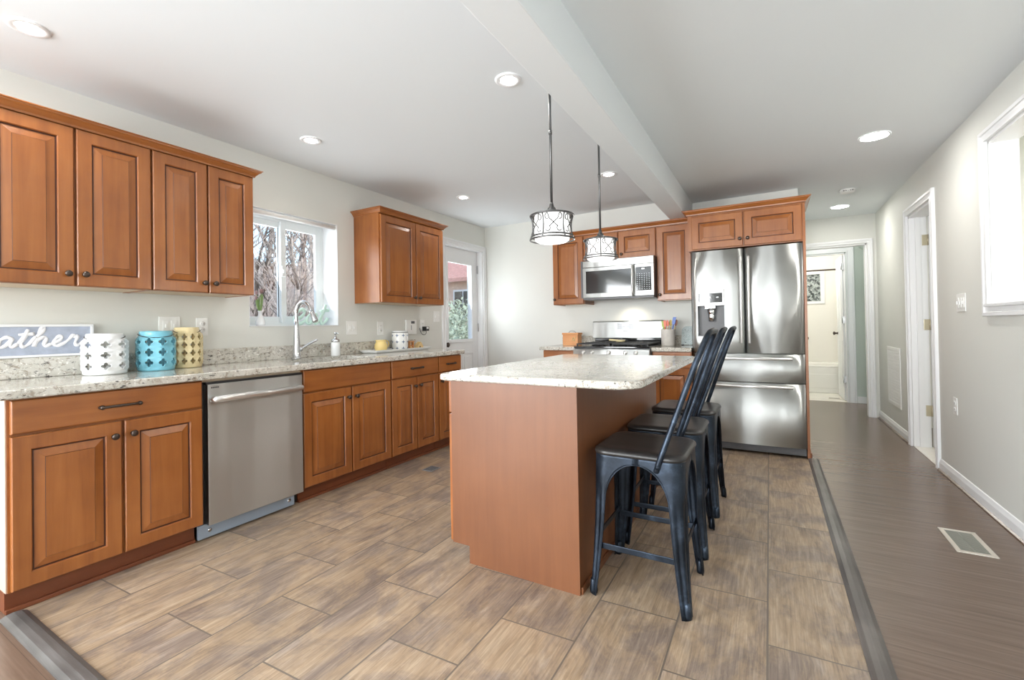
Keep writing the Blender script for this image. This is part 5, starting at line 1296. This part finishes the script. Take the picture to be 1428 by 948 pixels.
m_, nt_, b_ = mat('speckled_glass'); _n = noise_tex(nt_, mapping(nt_, (1, 1, 1)), 45, 4, 0.7); _c = ramp(nt_, _n, [(0.4, (0.42, 0.50, 0.50)), (0.55, (0.60, 0.66, 0.66)), (0.68, (0.14, 0.18, 0.18))]); nt_.links.new(_c.outputs[0], b_.inputs['Base Color']); b_.inputs['Roughness'].default_value = 0.1
M['speckle'] = m_; obj('board', mb, 'speckle', t)
for x in (2.475, 2.595):
    mb = MB(); mb.box((x - 0.012, 4.846, BZ), (x + 0.012, 4.868, BZ + 0.007), 0.002); obj('rubber_foot', mb, 'black', t)

# ------------------------------------------------------------------ bathroom and side room
t = thing('bathtub', 'white bathtub with a flat apron at the end of the bathroom', 'bathtub', (3.67, 9.0, 0))
mb = MB(); mb.box((3.001, 8.60, 0.002), (4.344, 8.64, 0.40), 0.01); mb.box((3.10, 8.592, 0.08), (4.25, 8.602, 0.30), 0.006); obj('apron', mb, 'tub', t)
mb = MB()
rr = [[(x, y, z) for x, y in rrect(3.001 + d, 4.344 - d, 8.605 + d * .9, 9.418 - d * .9, r, 5)] for d, z, r in ((0.0, 0.40, 0.01), (0.0, 0.425, 0.012), (0.008, 0.432, 0.02), (0.07, 0.430, 0.08), (0.09, 0.41, 0.1), (0.15, 0.10, 0.12))]
mb.loft(rr, True, False, True); obj('basin', mb, 'tub', t)
t = thing('shower_rod', 'dark straight shower curtain rod across the bathroom above the tub', 'rod', (3.67, 8.62, 1.945))
mb = MB(); mb.cyl((3.012, 8.62, 1.945), (4.333, 8.62, 1.945), 0.0125); obj('rod', mb, 'bronze', t)
for x, d in ((3.0005, 1), (4.3445, -1)):
    mb = MB(); mb.lathe([(0.03, 0), (0.03, 0.005), (0.016, 0.011)], (x, 8.62, 1.945), 18, (d, 0, 0)); obj('flange', mb, 'bronze', t)
t = thing('bath_floor_vent', 'pale floor vent in the bathroom before the tub', 'floor vent', (4.07, 8.1, 0))
mb = MB(); mb.box((3.98, 7.98, 0.0012), (4.13, 8.10, 0.006), 0.001)
obj('frame', mb, 'register', t)
mb = MB()
for k in range(9): mb.box((3.992 + k * 0.0148, 7.99, 0.006), (3.999 + k * 0.0148, 8.09, 0.0075))
obj('louvers', mb, 'grille_dark', t)
light('bathroom_lamp', 'POINT', (3.6, 8.35, 2.25), 18, (1, 0.98, 0.94), size=0.12)
light('lobby_lamp', 'POINT', (3.95, 7.2, 2.28), 4, (1, 0.97, 0.92), size=0.1)
light('side_room_lamp', 'AREA', (5.9, 2.6, 2.40), 46, (1, 0.98, 0.95), aim=(0, 0, -1), size=1.2)
light('hall_bath_lamp', 'AREA', (5.6, 5.3, 2.40), 14, (1, 0.97, 0.93), aim=(0, 0, -1), size=0.6)
t = thing('framed_canvas', 'tall pale canvas print with a red base on the wall beyond the pass-through', 'picture', (4.95, 4.28, 1.6))
mb = MB(); mb.box((4.795, 4.268, 1.245), (5.25, 4.2985, 1.80), 0.003); cv = obj('canvas', mb, 'art', t)
mb = MB(); mb.box((4.80, 4.2665, 1.25), (5.245, 4.2682, 1.36)); obj('painted_base', mb, 'art_red', cv)

# ------------------------------------------------------------------ outside
def ground_z(x, y):
    d = max(0.0, -x - 4.0)
    return -0.45 + 0.25 * d * (1 - math.exp(-d / 4.0)) + 0.15 * noise.noise(Vector((x * 0.3, y * 0.3, 0)))
mb = MB(); mb.smooth = True
nx_, ny_ = 34, 34
G = [[mb.bm.verts.new((-0.26 - 34 * (i / nx_) ** 1.4, -12 + 48 * j / ny_, ground_z(-0.26 - 34 * (i / nx_) ** 1.4, -12 + 48 * j / ny_))) for j in range(ny_ + 1)] for i in range(nx_ + 1)]
for i in range(nx_):
    for j in range(ny_): mb.face([G[i][j], G[i][j + 1], G[i + 1][j + 1], G[i + 1][j]])
struct('ground', mb, 'leaflitter')
M['bounce_ground'] = plain('pale_bounce_ground', (0.52, 0.52, 0.50), 0.8, vary=0.08, vscale=3)  # unseen pale ground, added to brighten steel reflections and bounce light indoors
mb = MB(); mb.box((-9, -22, -0.5), (14, -4.75, -0.25)); struct('ground', mb, 'bounce_ground')
def bare_tree(label, x, y, h, seed, m='bark_pale', r0=0.10, depth=4, lean=0.0, first=0.30):
    rg = random.Random(seed); mb = MB(); base = Vector((x, y, ground_z(x, y) - 0.05))
    def grow(p, d, L, r, lev):
        n = 3; pts = [p]; q = p.copy(); dd = d.copy()
        for i in range(n):
            dd = (dd + Vector((rg.uniform(-.18, .18), rg.uniform(-.18, .18), rg.uniform(-.04, .12)))).normalized(); q = q + dd * L / n; pts.append(q.copy())
        mb.tube(pts, [r, r * .85, r * .7, r * .5], 5 if lev < 2 else 3)
        if lev >= depth: return
        k = 5 if lev == 0 else (4 if lev < 3 else 3)
        for i in range(k):
            f = first + (1 - first) * (i + rg.random()) / k if lev == 0 else 0.25 + 0.75 * (i + rg.random()) / k
            j = min(int(f * n), n - 1); b = pts[j].lerp(pts[j + 1], f * n - j)
            a = rg.uniform(0, 6.28); sp = rg.uniform(.5, 1.0)
            nd = (dd + Vector((math.cos(a), math.sin(a), rg.uniform(-.1, .5))) * sp).normalized()
            grow(b, nd, L * rg.uniform(.45, .62), r * .5, lev + 1)
    grow(base, Vector((lean, 0.1 * lean, 1)).normalized(), h, r0, 0)
    o = single('bare_tree', mb, m, label, 'tree', 'bare winter trees outside', loc=base); return o
TL = 'bare winter tree with thin tangled branches on the slope outside the windows'
spots = [(-3.2, 4.05, 2.5, 'bark', 0.055, 0.45, 'dark leaning branches of the small bare tree close outside the sink window'),
         (-6.0, 6.5, 4.2, 'bark_pale', 0.07, 0.1, TL), (-7.5, 5.6, 5.0, 'bark_pale', 0.08, 0.0, TL), (-9.0, 8.4, 5.5, 'bark_pale', 0.10, 0.1, TL), (-7.0, 8.0, 4.2, 'bark_pale', 0.08, -.1, TL),
         (-10.5, 7.0, 6.0, 'bark_pale', 0.11, 0.0, TL), (-12, 10.5, 6.0, 'bark_pale', 0.12, 0.05, TL), (-13, 9.0, 6.5, 'bark', 0.12, 0.0, TL), (-14, 12.5, 6.5, 'bark_pale', 0.12, 0.0, TL), (-11, 11.9, 4.6, 'bark', 0.10, 0.0, TL), (-16, 14, 7, 'bark_pale', 0.13, 0, TL), (-8.5, 6.9, 4.6, 'bark', 0.07, 0.1, TL), (-15, 11, 7, 'bark_pale', 0.13, 0, TL), (-5.5, 5.4, 3.2, 'bark_pale', 0.05, 0, TL)]
for k, (x, y, h, m, r0, ln, lb) in enumerate(spots): bare_tree(lb, x, y, h * 0.62, 11 + k, m, r0, 4 if k else 3, ln)
# brushwood: a thicket of thin stems over the slope
rg = random.Random(3); mb = MB()
for k in range(2600):
    x = -5.0 - 14 * rg.random(); y = 1.13 - 0.72 * x * rg.uniform(0.6, 1.7) * 1.0 + rg.uniform(-1, 1)
    if y > 13.6: continue
    b = Vector((x, y, ground_z(x, y))); d = Vector((rg.uniform(-.6, .6), rg.uniform(-.6, .6), 1)).normalized(); L = rg.uniform(0.6, 2.0); s = Vector((rg.uniform(-.2, .2), rg.uniform(-.2, .2), 0))
    mb.tube([b, b + d * L * .5 + s * .3, b + d * L + s], [0.012, 0.009, 0.004], 3)
o = obj('brushwood', mb, 'twig'); tag(o, 'tangle of dry brown brushwood covering the slope outside the sink window', 'brush', kind='stuff')
# fence by the window, low down
t = thing('lattice_fence', 'low red-brown lattice fence outside, seen at the bottom of the sink window', 'fence', (-4.6, 4.6, 0))
mb = MB(); fz = 0.98
for k in range(44):
    y = 2.8 + k * 0.09
    mb.tube([(-4.6, y, fz), (-4.6, y + 0.30, fz + 0.30)], 0.010, 4); mb.tube([(-4.62, y + 0.30, fz), (-4.62, y, fz + 0.30)], 0.010, 4)
obj('lattice', mb, 'fence', t)
mb = MB(); mb.box((-4.66, 2.75, fz + 0.30), (-4.56, 6.9, fz + 0.35)); mb.box((-4.66, 2.75, fz - 0.05), (-4.56, 6.9, fz)); obj('rail', mb, 'fence', t)
for y in (2.8, 4.1, 5.4, 6.8):
    mb = MB(); mb.box((-4.67, y - .05, -0.7), (-4.57, y + .05, fz + 0.42)); obj('post', mb, 'fence', t)
# neighbouring house and shrub seen through the back door
t = thing('neighbour_house', 'tan house with a reddish roof seen through the back door glass', 'house', (-9.5, 17.5, 0.2))
mb = MB(); mb.box((-13.0, 15.2, -0.2), (-6.3, 20.0, 3.3)); hw_ = obj('wall', mb, 'siding', t)
mb = MB(); mb.prism([(14.75, 3.15), (17.6, 6.0), (20.5, 3.15), (20.5, 3.0), (17.6, 5.8), (14.75, 3.0)], (-13.4, 0, 0), (0, 1, 0), (0, 0, 1), (7.5, 0, 0)); obj('roof', mb, 'roof_pink', t)
for x in (-7.6, -9.6, -11.6):
    mb = MB()
    mb.box((x - .5, 15.14, 1.5), (x + .5, 15.2, 2.7)); wf = obj('window_frame', mb, 'trim', hw_)
    mb = MB(); mb.box((x - .42, 15.12, 1.58), (x - .03, 15.14, 2.62)); mb.box((x + .03, 15.12, 1.58), (x + .42, 15.14, 2.62)); obj('panes', mb, 'black_glass', wf)
def shrub(label, c, R, n, seed):
    rg = random.Random(seed); mb = MB()
    for k in range(n):
        d = Vector((rg.gauss(0, 1), rg.gauss(0, 1), rg.gauss(0, 1))).normalized(); p = Vector(c) + Vector((d.x * R[0], d.y * R[1], abs(d.z) * R[2])) * (rg.uniform(.55, 1.0))
        a = Vector((rg.gauss(0, 1), rg.gauss(0, 1), rg.gauss(0, 1))).normalized(); b = a.orthogonal().normalized(); s = rg.uniform(.035, .075)
        vs = [mb.bm.verts.new(p + q) for q in (a * s, b * s * .45, -a * s, -b * s * .45)]; mb.face(vs)
    o = single('evergreen_shrub', mb, 'bush', label, 'shrub', 'shrubs outside the back door', loc=(c[0], c[1], c[2])); return o
shrub('grey-green evergreen shrub just outside the back door glass', (-3.6, 8.9, -0.5), (1.5, 1.2, 2.25), 5200, 4)
shrub('second grey-green shrub left of the house seen through the back door', (-6.0, 12.6, -0.4), (1.5, 1.3, 2.6), 3600, 8)
